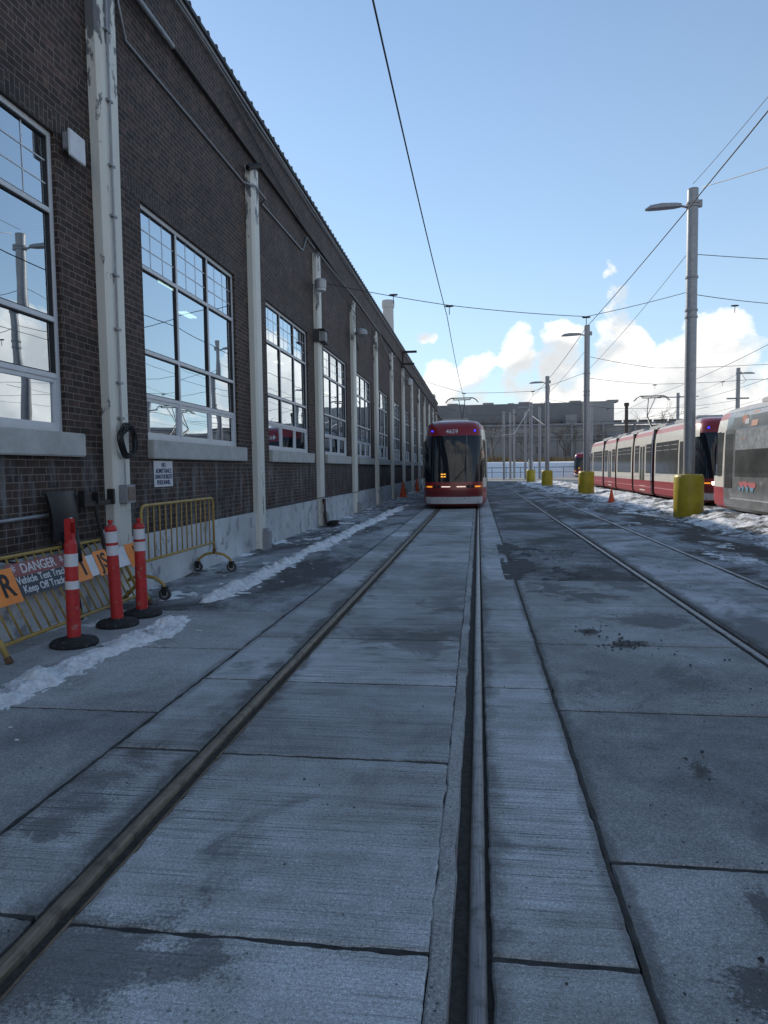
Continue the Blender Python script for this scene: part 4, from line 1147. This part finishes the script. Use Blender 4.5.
cy = [(-.86, -5, 5.5), (-.86, 5.5, 5.5), (-.78, 18.3, 5.5), (-.80, 41, 5.64), (-.78, 57, 5.6), (-.7, 90, 5.5)]
wire(cy, 'contact wire above the main track, running down to the oncoming streetcar', .012, nm='contact_wire')
wire([(3.1, -3, 5.5), (3.08, 20.6, 5.5), (3.05, 39.6, 5.5), (3.0, 57, 5.5), (3, 90, 5.5)], 'contact wire above the second track, crossing in front of the nearest pole top', .011, nm='contact_wire')
wire([(9.25, 4, 5.5), (9.35, 22, 5.5), (9.9, 41, 5.5), (10.3, 57, 5.5), (11, 90, 5.5)], 'contact wire above the parked streetcars', .011, nm='contact_wire')
XS = XW + .17
P1, P2, P3, P4 = POLES
wire([(XS, 18.7, 6.62), (-.72, 18.4, 5.78), (3.08, 20.6, 5.80), (P1[0] - .17, P1[1], 6.60)], 'near span wire from the third pilaster across both tracks to the nearest pole', .012, nm='span_wire', insul=((-.72, 18.4, 5.76), (3.08, 20.6, 5.78), (-2.2, 18.5, 6.14)))
wire([(XS, 40.4, 7.0), (-.75, 39.6, 5.75), (3.05, 39.6, 5.75), (P2[0] - .16, P2[1], 6.5)], 'span wire from the bracket beam on the shed to the second pole', .014, nm='span_wire', insul=((-.75, 39.6, 5.73), (3.05, 39.6, 5.73)))
wire([(XS, 56.6, 7.0), (-.72, 57, 5.8), (3.0, 57, 5.8), (P3[0] - .15, P3[1], 6.5)], 'span wire above the roof of the oncoming streetcar to the third pole', .014, nm='span_wire', insul=((3, 57, 5.78),))
wire([(P1[0] + .16, P1[1], 7.68), (15, 23.4, 7.4), (24, 23.5, 7.6)], 'upper span wire leaving the nearest pole to the right', .013, nm='span_wire')
wire([(P1[0] + .16, P1[1], 6.52), (9.35, 23.3, 6.48), (15, 23.4, 6.5), (24, 23.5, 6.8)], 'lower span wire leaving the nearest pole to the right, with an insulator', .013, nm='span_wire', insul=((8.0, 23.3, 6.50),))
wire([(P1[0] - .1, P1[1], 7.75), (P2[0], P2[1], 6.6)], 'dashed looking feeder wire from the nearest pole down to the second pole', .011, mtl=mat('wire_mid', (.2, .2, .2), .6), nm='feeder_wire')
wire([(P1[0] + .2, P1[1] - .1, 9.55), (8.2, 16.5, 8.55), (10.5, 9, 8.9)], 'bright pale cable rising from the nearest pole top to the right photo edge', .016, mtl=WIREW, nm='feeder_wire')
wire([(P1[0], P1[1], 9.7), (6.7, 16, 10.0), (6.9, 3, 10.6)], 'feeder wire running from the nearest pole top overhead to the camera side', .010, nm='feeder_wire')
wire([(P2[0] + .16, P2[1], 7.35), (9.9, 41, 7.0), (15, 41, 7.0), (24, 41, 7.2)], 'upper span wire leaving the second pole to the right', .015, nm='span_wire')
wire([(P2[0] + .16, P2[1], 6.22), (9.9, 41, 6.1), (15, 41, 6.2), (24, 41, 6.4)], 'lower span wire with two hangers leaving the second pole to the right', .015, nm='span_wire', insul=((9.9, 41, 6.05), (13.5, 41, 6.12)))
wire([(P3[0] + .16, P3[1], 6.6), (10.2, 57, 6.1), (15, 57, 6.0), (22.0, 63, 7.0)], 'span wire from the third pole to the far crossarm pole', .018, nm='span_wire', insul=((10.2, 57, 6.05),))
wire([(P2[0], P2[1], 7.8), (P3[0], P3[1], 7.0), (P4[0], P4[1], 6.6)], 'feeder wire linking the second, third and fourth guarded poles', .014, nm='feeder_wire')
wire([(2.0, 62, 4.35), (3.3, 64, 4.6), (5.3, 71.3, 7.7)], 'bright pale cable dropping from the fourth pole towards the far tracks', .030, mtl=WIREW, nm='feeder_wire')
wire([(5.35, 71, 6.7), (6.3, 65, 5.2), (P3[0] + .2, P3[1] + .2, 7.6)], 'pale cable loop hanging between the third and fourth guarded poles', .028, mtl=WIREW, nm='feeder_wire')
k_ = 0
for y in (72, 80, 88, 96):
    z = 6.4 + .2 * k_
    wire([(-2, y, z), (3, y + .4, 5.9), (5.3, y, z + .2), (10.6, y + .5, 5.95), (15, y, 6.1), (22.2, y - 1, 7.1)],
         ['span wire over the far yard, starting at the fourth guarded pole', 'far span wire just beyond the fourth guarded pole', 'far span wire through the cluster of bare poles', 'farthest span wire in front of the snow slope'][k_], .022, nm='span_wire', insul=((10.6, y + .5, 5.9),)); k_ += 1
wire([(22, 63, 8.4), (18, 50, 7.2), (14.5, 41, 6.6)], 'sloping wire from the far crossarm pole towards the parked streetcars', .016, nm='feeder_wire')
wire([(13.0, 30, 5.5), (13.2, 45, 5.5), (13.6, 90, 5.5)], 'contact wire of the far track behind the parked streetcars', .012, nm='contact_wire')
wire([(17, 20, 5.5), (17.2, 45, 5.5), (17.6, 95, 5.5)], 'contact wire of the farthest track at the right', .012, nm='contact_wire')
wire([(22, 63, 9.2), (22.3, 82, 9.0)], 'short feeder wire between the two far lamp poles at the right', .016, nm='feeder_wire')

# ------------------------------------------------------------------ streetcars
PLAN = [(0, 0), (.30, .01), (.60, .045), (.84, .12), (1.0, .26), (1.09, .46), (1.15, .78), (1.20, 1.25), (1.25, 1.9), (1.27, 2.6)]
LEV = [(.10, .12, .12), (.20, .03, .04), (.46, 0, 0), (.50, .015, .02), (.71, .0, .02), (.80, 0, .025), (1.02, 0, .05), (1.16, 0, .07), (2.0, .01, .17), (2.62, .035, .27), (2.76, .05, .30), (3.0, .08, .36), (3.20, .15, .48), (3.32, .28, .70), (3.40, .60, 1.15)]


def level_mats(i, front):
    z = LEV[i][0]
    # 0 red 1 darkred 2 white 3 cream 4 siderred 5 roof 6 glass
    if front:
        return {0: 1, 1: 2, 2: 1, 3: 1, 4: 0, 5: 0, 6: 6, 7: 6, 8: 6, 9: 6}.get(i, 0)
    if i < 5: return 4
    if i <= 10: return 3
    if i == 11: return 4
    if i == 12: return 5
    return 5


def nose_points(flip=False):
    loop = [(-x, s) for x, s in reversed(PLAN)] + [(x, s) for x, s in PLAN[1:]]
    return loop


def make_streetcar(name, label, number, wrap=False, front_doors=True, lights='amber'):
    e = empty(name, label=label, cat='streetcar', group='red and white articulated streetcars')
    mats = [REDP, REDD, TWHITE, CREAM, REDS, TROOF, TGLASS, GREYW, GREYD]
    loop = nose_points(); nl = len(loop)
    joints = [7.4, 12.2, 17.4, 22.2, 30.0]
    L = joints[-1]

    def P3(pt, lev, mirror):
        x, s = pt; z, ins, lean = lev
        sc = (1.27 - ins) / 1.27
        taper = max(0, 1 - s / 2.6)
        ss = s * (1) + lean * taper + (ins * .6 if s < 2.6 else 0)
        ss = min(ss, 2.6 + s * 0) if s < 2.6 else 2.6
        return (x * sc, (L - ss) if mirror else ss, z)
    def is_front(a, b): return (a[1] + b[1]) / 2 < .62

    def nose(mirror):
        body = MB(); glass = MB()
        for li, lev in enumerate(LEV): body.v += [P3(p, lev, mirror) for p in loop]
        glass.v = list(body.v)
        for li in range(len(LEV) - 1):
            for j in range(nl - 1):
                a, b = loop[j], loop[j + 1]; fr = is_front(a, b)
                f = (li * nl + j, li * nl + j + 1, (li + 1) * nl + j + 1, (li + 1) * nl + j); mi = level_mats(li, fr)
                if not fr and (a[1] + b[1]) / 2 < 1.1 and 7 <= li <= 8: mi = 6
                if wrap and not mirror and mi != 6 and li < 12 and (a[1] + b[1]) / 2 > 1.9: mi = 7
                if mi == 6: glass.f.append(f); glass.m.append(0)
                else: body.f.append(f); body.m.append(mi)
        body.f.append(tuple((len(LEV) - 1) * nl + j for j in range(nl))); body.m.append(5)
        body.f.append(tuple(j for j in range(nl))); body.m.append(1)
        # straight remainder to the joint
        s1 = joints[0] if not mirror else L - joints[3]
        y0, y1 = (2.6, s1 - .28)
        for s_ in (-1, 1):
            for li in range(len(LEV) - 1):
                xa = s_ * (1.27 - LEV[li][1]); xb = s_ * (1.27 - LEV[li + 1][1])
                ya, yb = (y0, y1) if not mirror else (L - y0, L - y1)
                mi = level_mats(li, False)
                if wrap and not mirror: mi = 7 if li < 12 else 5
                body.add([(xa, ya, LEV[li][0]), (xa, yb, LEV[li][0]), (xb, yb, LEV[li + 1][0]), (xb, ya, LEV[li + 1][0])], [(0, 1, 2, 3)], mi)
        xt = 1.27 - LEV[-1][1]; ya, yb = (y0, y1) if not mirror else (L - y0, L - y1)
        body.add([(-xt, ya, 3.40), (-xt, yb, 3.40), (xt, yb, 3.40), (xt, ya, 3.40)], [(0, 1, 2, 3)], 5)
        ring = [(-(1.27 - l[1]), yb, l[0]) for l in LEV] + [((1.27 - l[1]), yb, l[0]) for l in reversed(LEV)]
        body.add(ring, [tuple(range(len(ring)))], 1)
        bo = body.build('cab_module', mats, e)
        me = bo.data
        for p in me.polygons: p.use_smooth = True
        me.set_sharp_from_angle(angle=R(32))
        go = glass.build('windscreen', [TGLASS], e, smooth=True)
        return bo
    nose(False); nose(True)

    def straight(a, b):
        body = MB()
        for s_ in (-1, 1):
            for li in range(len(LEV) - 1):
                xa = s_ * (1.27 - LEV[li][1]); xb = s_ * (1.27 - LEV[li + 1][1])
                mi = level_mats(li, False)
                if wrap: mi = 7 if li < 12 else 5
                body.add([(xa, a, LEV[li][0]), (xa, b, LEV[li][0]), (xb, b, LEV[li + 1][0]), (xb, a, LEV[li + 1][0])], [(0, 1, 2, 3)], mi)
        xt = 1.27 - LEV[-1][1]; body.add([(-xt, a, 3.40), (-xt, b, 3.40), (xt, b, 3.40), (xt, a, 3.40)], [(0, 1, 2, 3)], 5)
        for yb in (a, b):
            ring = [(-(1.27 - l[1]), yb, l[0]) for l in LEV] + [((1.27 - l[1]), yb, l[0]) for l in reversed(LEV)]
            body.add(ring, [tuple(range(len(ring)))], 1)
        bo = body.build('body_module', mats, e)
    for a, b in zip(joints, joints[1:-1]): straight(a + .22, b - .28)
    for j in joints[:-1]:
        m = MB(); yy_ = j - .28
        for k in range(5):
            rr = .12 if k % 2 == 0 else .05
            m.box(-1.27 + rr, 1.27 - rr, yy_ + k * .1, yy_ + k * .1 + .1, .25, 3.3 - rr)
        m.build('bellows', TDARK, e)

    def xs(z):       # side surface offset at height z
        for (z0, i0, _), (z1, i1, _) in zip(LEV, LEV[1:]):
            if z0 <= z <= z1: return 1.27 - (i0 + (i1 - i0) * (z - z0) / (z1 - z0))
        return 1.27

    def panel(s_, y0, y1, z0, z1, mtl, nm, par=e, off=.006, th=.02):
        m = MB(); zz = [z0, min(max(2.0, z0), z1), z1] if z0 < 2 < z1 else [z0, z1]
        vs = []
        for z in zz:
            x = s_ * (xs(z) + off); xi = s_ * (xs(z) - th)
            vs += [(x, y0, z), (x, y1, z), (xi, y0, z), (xi, y1, z)]
        n_ = len(zz); fs = []
        for i in range(n_ - 1):
            o = i * 4; fs += [(o, o + 1, o + 5, o + 4), (o + 2, o + 6, o + 7, o + 3), (o, o + 4, o + 6, o + 2), (o + 1, o + 3, o + 7, o + 5)]
        fs += [(0, 2, 3, 1), ((n_ - 1) * 4, (n_ - 1) * 4 + 1, (n_ - 1) * 4 + 3, (n_ - 1) * 4 + 2)]
        m.add(vs, fs); return m.build(nm, mtl, par)
    DOORC = CREAM if not wrap else GREYW

    def door(s_, y0, y1):
        d = panel(s_, y0, y1, .26, 2.62, DOORC, 'door', off=.008)
        panel(s_, y0 + .07, y1 - .07, .80, 2.50, TGLASS2, 'pane', par=d, off=.014)
        return d
    for s_ in (-1, 1):
        spans = [(2.95, 6.9), (7.85, 9.0), (10.6, 11.7), (12.7, 16.8), (17.7, 18.8), (20.4, 21.7), (22.7, 26.9)]
        for (a, b) in spans:
            wo = panel(s_, a, b, 1.16, 2.58, TGLASS2, 'window')
            n_ = max(1, round((b - a) / 1.4))
            for k in range(n_):
                q = a + (b - a) * (k + .5) / n_; ww = (b - a) / n_ * .40
                for (za, zb_) in ((2.20, 2.225), (2.40, 2.425)):
                    panel(s_, q - ww, q + ww, za, zb_, mat('vent_trim', (.30, .30, .28), .5), 'vent_trim', par=wo, off=.010)
        door(s_, 9.2, 9.8); door(s_, 9.82, 10.42); door(s_, 19.0, 19.6); door(s_, 19.62, 20.22)
        # cab-side door and quarter light
        d0 = 1.95 if not wrap else 1.95
        door(s_, 2.02, 2.8); door(s_, L - 2.8, L - 2.02)
        panel(s_, .0 + 1.25, 1.85, 1.16, 2.58, TGLASS2, 'window', off=-.035, th=.09); panel(s_, L - 1.85, L - 1.25, 1.16, 2.58, TGLASS2, 'window', off=-.035, th=.09)
    # roof gear
    for a, b in ((3.0, 6.8), (8, 11.6), (13, 16.5), (18, 21.6), (23, 27)):
        m = MB(); m.box(-.55, .55, a, b, 3.39, 3.58); m.build('roof_housing', TROOF, e, bevel=.05)
    # under-frame and wheels
    m = MB(); m.box(-.95, .95, 1.2, L - 1.2, .14, .5); m.build('underframe', TDARK, e)
    for yb in (4.4, 15.0, 25.4):
        for dy in (-.9, .9):
            for s_ in (-1, 1):
                m = MB(); m.tube([(s_ * .68, yb + dy, .30), (s_ * .80, yb + dy, .30)], .30, 20); m.build('wheel', TDARK, e, smooth='auto')
    # front furniture: y offset of the nose surface for given x,z
    def fy(x, z):
        ax = abs(x)
        lev = None
        for l0, l1 in zip(LEV, LEV[1:]):
            if l0[0] <= z <= l1[0]:
                t = (z - l0[0]) / (l1[0] - l0[0]); lev = [a + (b - a) * t for a, b in zip(l0, l1)]
        sc = (1.27 - lev[1]) / 1.27; ax /= sc
        for p0, p1 in zip(PLAN, PLAN[1:]):
            if p0[0] <= ax <= p1[0]:
                t = (ax - p0[0]) / (p1[0] - p0[0]); s = p0[1] + (p1[1] - p0[1]) * t
                tp = max(0, 1 - s / 2.6); return s + lev[2] * tp + lev[1] * .6
        return .5

    def lampbox(x0, x1, z0, z1, mtl, nm, d=.012):
        m = MB(); n_ = 4; vs = []
        for i in range(n_ + 1):
            x = x0 + (x1 - x0) * i / n_
            for z in (z0, z1):
                y = fy(x, z); vs += [(x, y - d, z), (x, y + .02, z)]
        fs = []
        for i in range(n_):
            o = i * 4; fs += [(o, o + 4, o + 6, o + 2), (o, o + 1, o + 5, o + 4), (o + 2, o + 6, o + 7, o + 3)]
        fs += [(0, 2, 3, 1), (n_ * 4, n_ * 4 + 1, n_ * 4 + 3, n_ * 4 + 2)]
        m.add(vs, fs); return m.build(nm, mtl, e)
    # note: the streetcar faces -Y, so its image-left side is -X
    for s_ in (-1, 1):
        lampbox(*(sorted((s_ * .80, s_ * 1.03))), .82, .87, AMBER, 'turn_signal')
        o = lampbox(*(sorted((s_ * .12, s_ * .45))), .825, .86, WLAMP, 'marker_lamp')
        for xx in (.56, .70):
            q = lampbox(*sorted((s_ * (xx - .055), s_ * (xx + .055))), .79, .90, TDARK if lights == 'amber' else HLAMP, 'headlight')
        m = MB(); x = s_ * .80; m.tube([(x, fy(x, 2.94) - .035, 2.94), (x, fy(x, 2.94) + .02, 2.94)], .036, 12); m.build('blue_lamp', BLUEL, e)
    # seams, mirror, wiper
    sm = MB()
    for x in (-.92, .92): sm.box(x - .006, x + .006, fy(x, .3) - .004, fy(x, .3) + .01, .22, .45)
    for x in (-.42, .42): sm.box(x - .02, x + .02, fy(x, .40) - .006, fy(x, .40) + .01, .39, .42)
    sm.build('panel_seam', REDD, e)
    m = MB()
    pts = [(.50, fy(.5, z) - .015, z) for z in (1.02, 1.5, 2.0, 2.4, 2.76)]
    m.tube(pts, .012, 6); m.build('mullion', mat('grey_trim', (.25, .26, .27), .5), e)
    m = MB(); m.tube([(.05, fy(.05, 1.12) - .05, 1.10), (.45, fy(.45, 1.45) - .05, 1.55), (.47, fy(.47, 2.0) - .045, 2.0)], .013, 6); m.tube([(.45, fy(.45, 1.3) - .05, 1.35), (.48, fy(.47, 2.3) - .03, 2.3)], .012, 6); m.build('wiper', BLACK, e)
    xq = 0
    t = text(number, .23, frame_M((-.05, fy(0, 2.9) - .012, 2.91), (1, 0, 0), (0, .28, 1)), SIGNTW, e, name='fleet_number', ext=.004, bold=.003)
    if lights == 'amber':
        m = MB()
        for zz_ in (1.22, 1.31):
            for xx_ in (-.43, -.33): m.box(xx_ - .04, xx_ + .04, fy(-.4, zz_) - .02, fy(-.4, zz_) - .008, zz_ - .022, zz_ + .022)
        m.build('run_indicator', AMBERL, e)
    else:
        m = MB(); m.box(-.35, .35, fy(.3, 2.6) - .03, fy(.3, 2.6) - .02, 2.55, 2.60); m.build('destination_display', AMBERL, e)
    return e, fy, panel


def pantograph(e, y, base=3.4, top=5.42):
    m = MB(); m.box(-.35, .35, y - .4, y + .4, base + .12, base + .2)
    pg = m.build('pantograph', TDARK, e)
    for dx in (-.3, .3):
        for dy in (-.3, .3): m2 = MB(); m2.tube([(dx, y + dy, base), (dx, y + dy, base + .14)], .04, 8); m2.build('insulator', mat('insulator', (.25, .1, .07), .4), pg)
    k = (0, y + 1.15, base + .98)
    m = MB(); m.tube([(0, y - .2, base + .2), k], [.06, .045], 8); m.build('lower_arm', mat('panto_dark', (.05, .05, .05), .5), pg)
    m = MB(); m.tube([k, (-.18, y - .05, top - .12)], .022, 6); m.tube([k, (.18, y - .05, top - .12)], .022, 6); m.build('upper_arm', mat('panto_grey', (.12, .12, .12), .5), pg)
    m = MB()
    for dy in (-.13, .13):
        m.tube([(-.95, y + dy, top - .26), (-.80, y + dy, top - .09), (-.62, y + dy, top), (.62, y + dy, top), (.80, y + dy, top - .09), (.95, y + dy, top - .26)], .022, 6)
    m.tube([(-.5, y - .13, top - .04), (-.5, y + .13, top - .04)], .03, 6); m.tube([(.5, y - .13, top - .04), (.5, y + .13, top - .04)], .03, 6); m.tube([(-.5, y, top - .1), (.5, y, top - .1)], .03, 6)
    m.build('collector_head', MT['panto_dark'], pg)
    return pg


t1, fy1, _ = make_streetcar('streetcar', 'red streetcar with number 4659 and a raised pantograph, facing the camera on the main track', '4659')
pantograph(t1, 15.0, top=5.6); t1.location = (-.91, 25.9, 0)
t2, fy2, _ = make_streetcar('streetcar', 'long red and cream streetcar parked behind the nearest pole, headlights lit and side in sun', '4510', lights='lit')
pantograph(t2, 13.6); t2.location = (9.45, 27.2, 0); t2.rotation_euler = (0, 0, -R(1.0))
t3, fy3, pan3 = make_streetcar('streetcar', 'grey advertisement wrapped streetcar at the right photo edge, its red and cream cab end showing', '4467', wrap=True)
t3.location = (9.2, 25.8, 0); t3.rotation_euler = (0, 0, math.pi)
# wrap artwork on the side that faces the tracks (local +X)
wr = []
pan3(1, 2.95, 7.1, 2.60, 3.16, GREYD, 'wrap_panel', par=t3, off=.004)
pan3(1, 4.1, 4.55, 2.66, 3.10, mat('skin_tone', (.42, .20, .13), .5, noise_amt=.2), 'wrap_figure', par=t3, off=.010)
pan3(1, 3.35, 3.75, 2.3, 3.02, mat('wrap_coral', (.42, .16, .12), .5, noise_amt=.4), 'wrap_graphic', par=t3, off=.012)
pan3(1, 3.6, 3.9, 2.75, 2.9, mat('wrap_light', (.45, .47, .5), .5), 'wrap_graphic', par=t3, off=.009)
pan3(1, 2.95, 7.1, 1.16 + .82, 2.60, mat('wrap_mesh', (.22, .24, .26), .4, noise_amt=.3, nscale=5, dirt=(.38, .4, .42), dirt_t=.55), 'wrap_panel', par=t3, off=.011)
m = MB()
x = 1.27 + .012
for (a, b, z0, z1, ph) in ((3.25, 3.62, .80, 1.0, 0), (3.55, 4.0, .82, 1.02, 1), (3.95, 4.6, .78, 1.0, 2)):
    m.add([(x, a, z1), (x, b, z1), (x, b + .05, (z0 + z1) / 2), (x, (a + b) / 2 + .1, z0), (x, a + .15, (z0 + z1) / 2)], [(0, 1, 2, 3, 4)])
m.build('wrap_lettering', mat('wrap_pink', (.50, .16, .18), .4), t3)
m = MB()
x = 1.27 + .016
for (a, b, z0, z1) in ((3.3, 3.5, .72, .86), (3.6, 3.75, .68, .9), (3.9, 4.1, .70, .88), (4.2, 4.5, .72, .86)):
    m.add([(x, a, z1), (x, b, z1 - .03), (x, b - .05, z0), (x, a + .05, z0 + .04)], [(0, 1, 2, 3)])
m.build('wrap_lettering', mat('wrap_blue', (.16, .36, .52), .4), t3)

t4 = copy_tree(t1); t4['label'] = 'distant red streetcar front partly hidden behind the far end of the parked streetcar'
t4.location = (14.3, 99.0, 0); t4.rotation_euler = (0, 0, -R(15))
for ch_ in list(KIDS(t4)):
    if ch_.name.startswith('fleet_number'): bpy.data.objects.remove(ch_)
for t_ in (t1, t2, t3, t4): t_['group'] = 'articulated streetcars in the yard'

# ------------------------------------------------------------------ far factory
fac = empty('factory_building', (0, 150, 0), label='wide grey flat-roofed factory block filling the background behind the snow slope', cat='building')
m = MB(); m.box(-50, 28, 0, 40, 9.5, 14.9); m.build('upper_storey', FACW, fac)
m = MB(); m.box(21.5, 28.1, -.15, -.05, 9.7, 15.0); m.build('end_bay', FACL, fac)
m = MB(); m.box(-50, 62, -6, 40, 2.0, 9.3); m.build('lower_wall', FACL, fac)
m = MB(); m.box(-50, 62, -6.15, -6.02, 8.4, 8.75); m.box(-50, 62, -6.12, -6.02, 7.1, 7.25); m.build('band', FACP, fac)
m = MB(); m.box(-50, 62, -6.2, -5.0, 9.3, 9.6); m.build('roof_edge', FACP, fac)
for i in range(14):
    x = -30 + i * 4.3 + (i % 3); m = MB(); m.box(x, x + 1.3 + (i % 2), 1, 4, 14.85, 15.15 + .2 * (i % 2)); m.build('roof_vent', FACL, fac)
m = MB(); m.box(17.8, 20.0, -4.5, -2, 9.6, 12.0); m.build('roof_unit', FACP, fac, bevel=.05)
for i in range(30):      # pipe bridge and plant in front of the lower wall
    m = MB(); x = -18 + i * 2.7; m.box(x, x + 1.5, -6.06, -6.01, 3.2 + (i % 3) * .5, 6.6 - (i % 4) * .35); m.build('wall_panel', FACW if i % 2 else FACP, fac)
for z, r_ in ((9.9, .22), (7.75, .16), (6.9, .12)):
    m = MB(); m.tube([(-45, -6.9, z), (60, -6.9, z)], r_, 8); m.build('pipe', FACP, fac)
for i in range(12):
    m = MB(); x = -12 + i * 6.1; m.box(x, x + .3, -7.2, -6.4, 2, 10.2); m.build('pipe_support', FACP, fac)
m = MB()
for i in range(19): m.box(-6 + i * 3.0, -6 + i * 3.0 + 2.7, -.08, -.02, 10.2, 11.0)
m.build('window_band', mat('far_glass', (.03, .035, .045), .2), fac)
for i in range(22):
    m = MB(); x = -20 + i * 3.6; m.box(x, x + .25, -6.3, -6.0, 2, 8.3); m.build('pier', FACP, fac)
f2 = empty('low_building', (62, 150, 0), label='lower dark building to the right of the factory, seen above the parked streetcars', cat='building')
m = MB(); m.box(-20, 45, 3, 40, 0, 10.2); m.build('wall', FACW, f2)
m = MB(); m.box(-20.3, 45.3, 2.6, 40.3, 10.2, 10.9); m.build('roof', FACP, f2)
m = MB()
for i in range(9): m.box(-16 + i * 6, -12.5 + i * 6, 2.9, 2.98, 5.5, 8)
m.build('window', MT['far_glass'], f2)
f3 = empty('chimney', (24.5, 120, 0), label='slim dark stack right of the factory corner', cat='chimney')
m = MB(); m.lathe([(.3, 0), (.28, 11.6), (.28, 11.61)], n=12); m.build('stack', BARK, f3); m = MB(); m.lathe([(.4, 11.4), (.42, 11.9), (.2, 11.95)], n=12); m.build('cap', BARK, f3)

# dry reeds / brush at the foot of the factory
m = MB(); r = random.Random(8)
for i in range(5200):
    x = r.uniform(-45, 75); y = 136 + r.uniform(0, 6); z0 = 2.1; h = r.uniform(.8, 2.3) * (.7 + .5 * noise.noise(Vector((x * .15, 0, 0))))
    a = r.uniform(-.4, .4); wv = r.uniform(.06, .2)
    m.add([(x - wv, y, z0), (x + wv, y + .1, z0), (x + a, y, z0 + h)], [(0, 1, 2)])
tag(m.build('dry_brush', REED), 'dry yellow brush along the foot of the factory wall', 'brush', kind='stuff')

# fence in front of the snow slope
fe = empty('yard_fence', (0, 100.6, 0), label='low dark post and rail fence at the foot of the snow slope', cat='fence')
m = MB(); m.box(-20, 70, -.03, .03, 1.42, 1.50); m.box(-20, 70, -.03, .03, .75, .80); m.build('rail', WIRE, fe)
for i in range(46):
    m = MB(); m.box(-20 + i * 2 - .04, -20 + i * 2 + .04, -.04, .04, -.1, 1.55); m.build('post', WIRE, fe)
e = empty('yard_sign', (7.4, 100, 0), label='small white notice board on a post before the snow slope', cat='sign')
m = MB(); m.tube([(0, 0, -.1), (0, 0, 2.4)], .05, 8); m.build('post', GALV, e)
m = MB(); m.box(-.35, .35, -.08, -.04, 1.4, 2.6); m.build('board', SIGNW, e)


# bare trees
def tree(x, y, z0, h, seed, label, spread=1.0):
    r = random.Random(seed)
    e = empty('bare_tree', (x, y, z0), label=label, cat='tree', group='bare winter trees before the factory')
    tr = MB(); cr = MB()

    def grow(p, d, L, rad, dep):
        q = [p]; dd = d.copy()
        for i in range(3):
            dd = (dd + Vector((r.uniform(-.18, .18), r.uniform(-.18, .18), r.uniform(-.05, .12)))).normalized(); q.append(q[-1] + dd * L / 3)
        (tr if dep == 0 else cr).tube(q, [rad, rad * .85, rad * .72, rad * .6], 5 if dep < 2 else 3, cap=False)
        if dep >= 5: return
        for k in range(r.choice((2, 3, 3)) + (1 if dep == 0 else 0)):
            ax = Vector((r.uniform(-1, 1), r.uniform(-1, 1), 0)).normalized()
            nd = (dd + ax * r.uniform(.45, .95) * spread + Vector((0, 0, .12))).normalized()
            grow(q[-1] if k < 2 else q[2], nd, L * r.uniform(.62, .82), rad * .58, dep + 1)
    grow(Vector((0, 0, -.2)), Vector((0, 0, 1)), h * .30, h * .015, 0)
    tr.build('trunk', BARK, e, smooth=True); cr.build('crown', BARK, e, smooth=True)


tree(14.2, 118, 1.2, 10.0, 2, 'bare tree in front of the factory, left of the second guarded pole', 1.1)
tree(3.0, 126, 1.8, 11.0, 4, 'bare tree in front of the factory just right of the oncoming streetcar', 1.3)
tree(8.5, 128, 1.8, 8.5, 14, 'smaller bare tree behind the far cluster of poles', 1.3)
tree(27.0, 112, .8, 12.5, 6, 'bare rounded tree rising above the roof of the parked streetcar', 1.2)
tree(31.5, 118, 1.0, 10.0, 9, 'bare tree right of the rounded one above the parked streetcar', 1.2)
tree(20.0, 122, 1.4, 9.0, 12, 'bare tree behind the far end of the parked streetcar', 1.2)
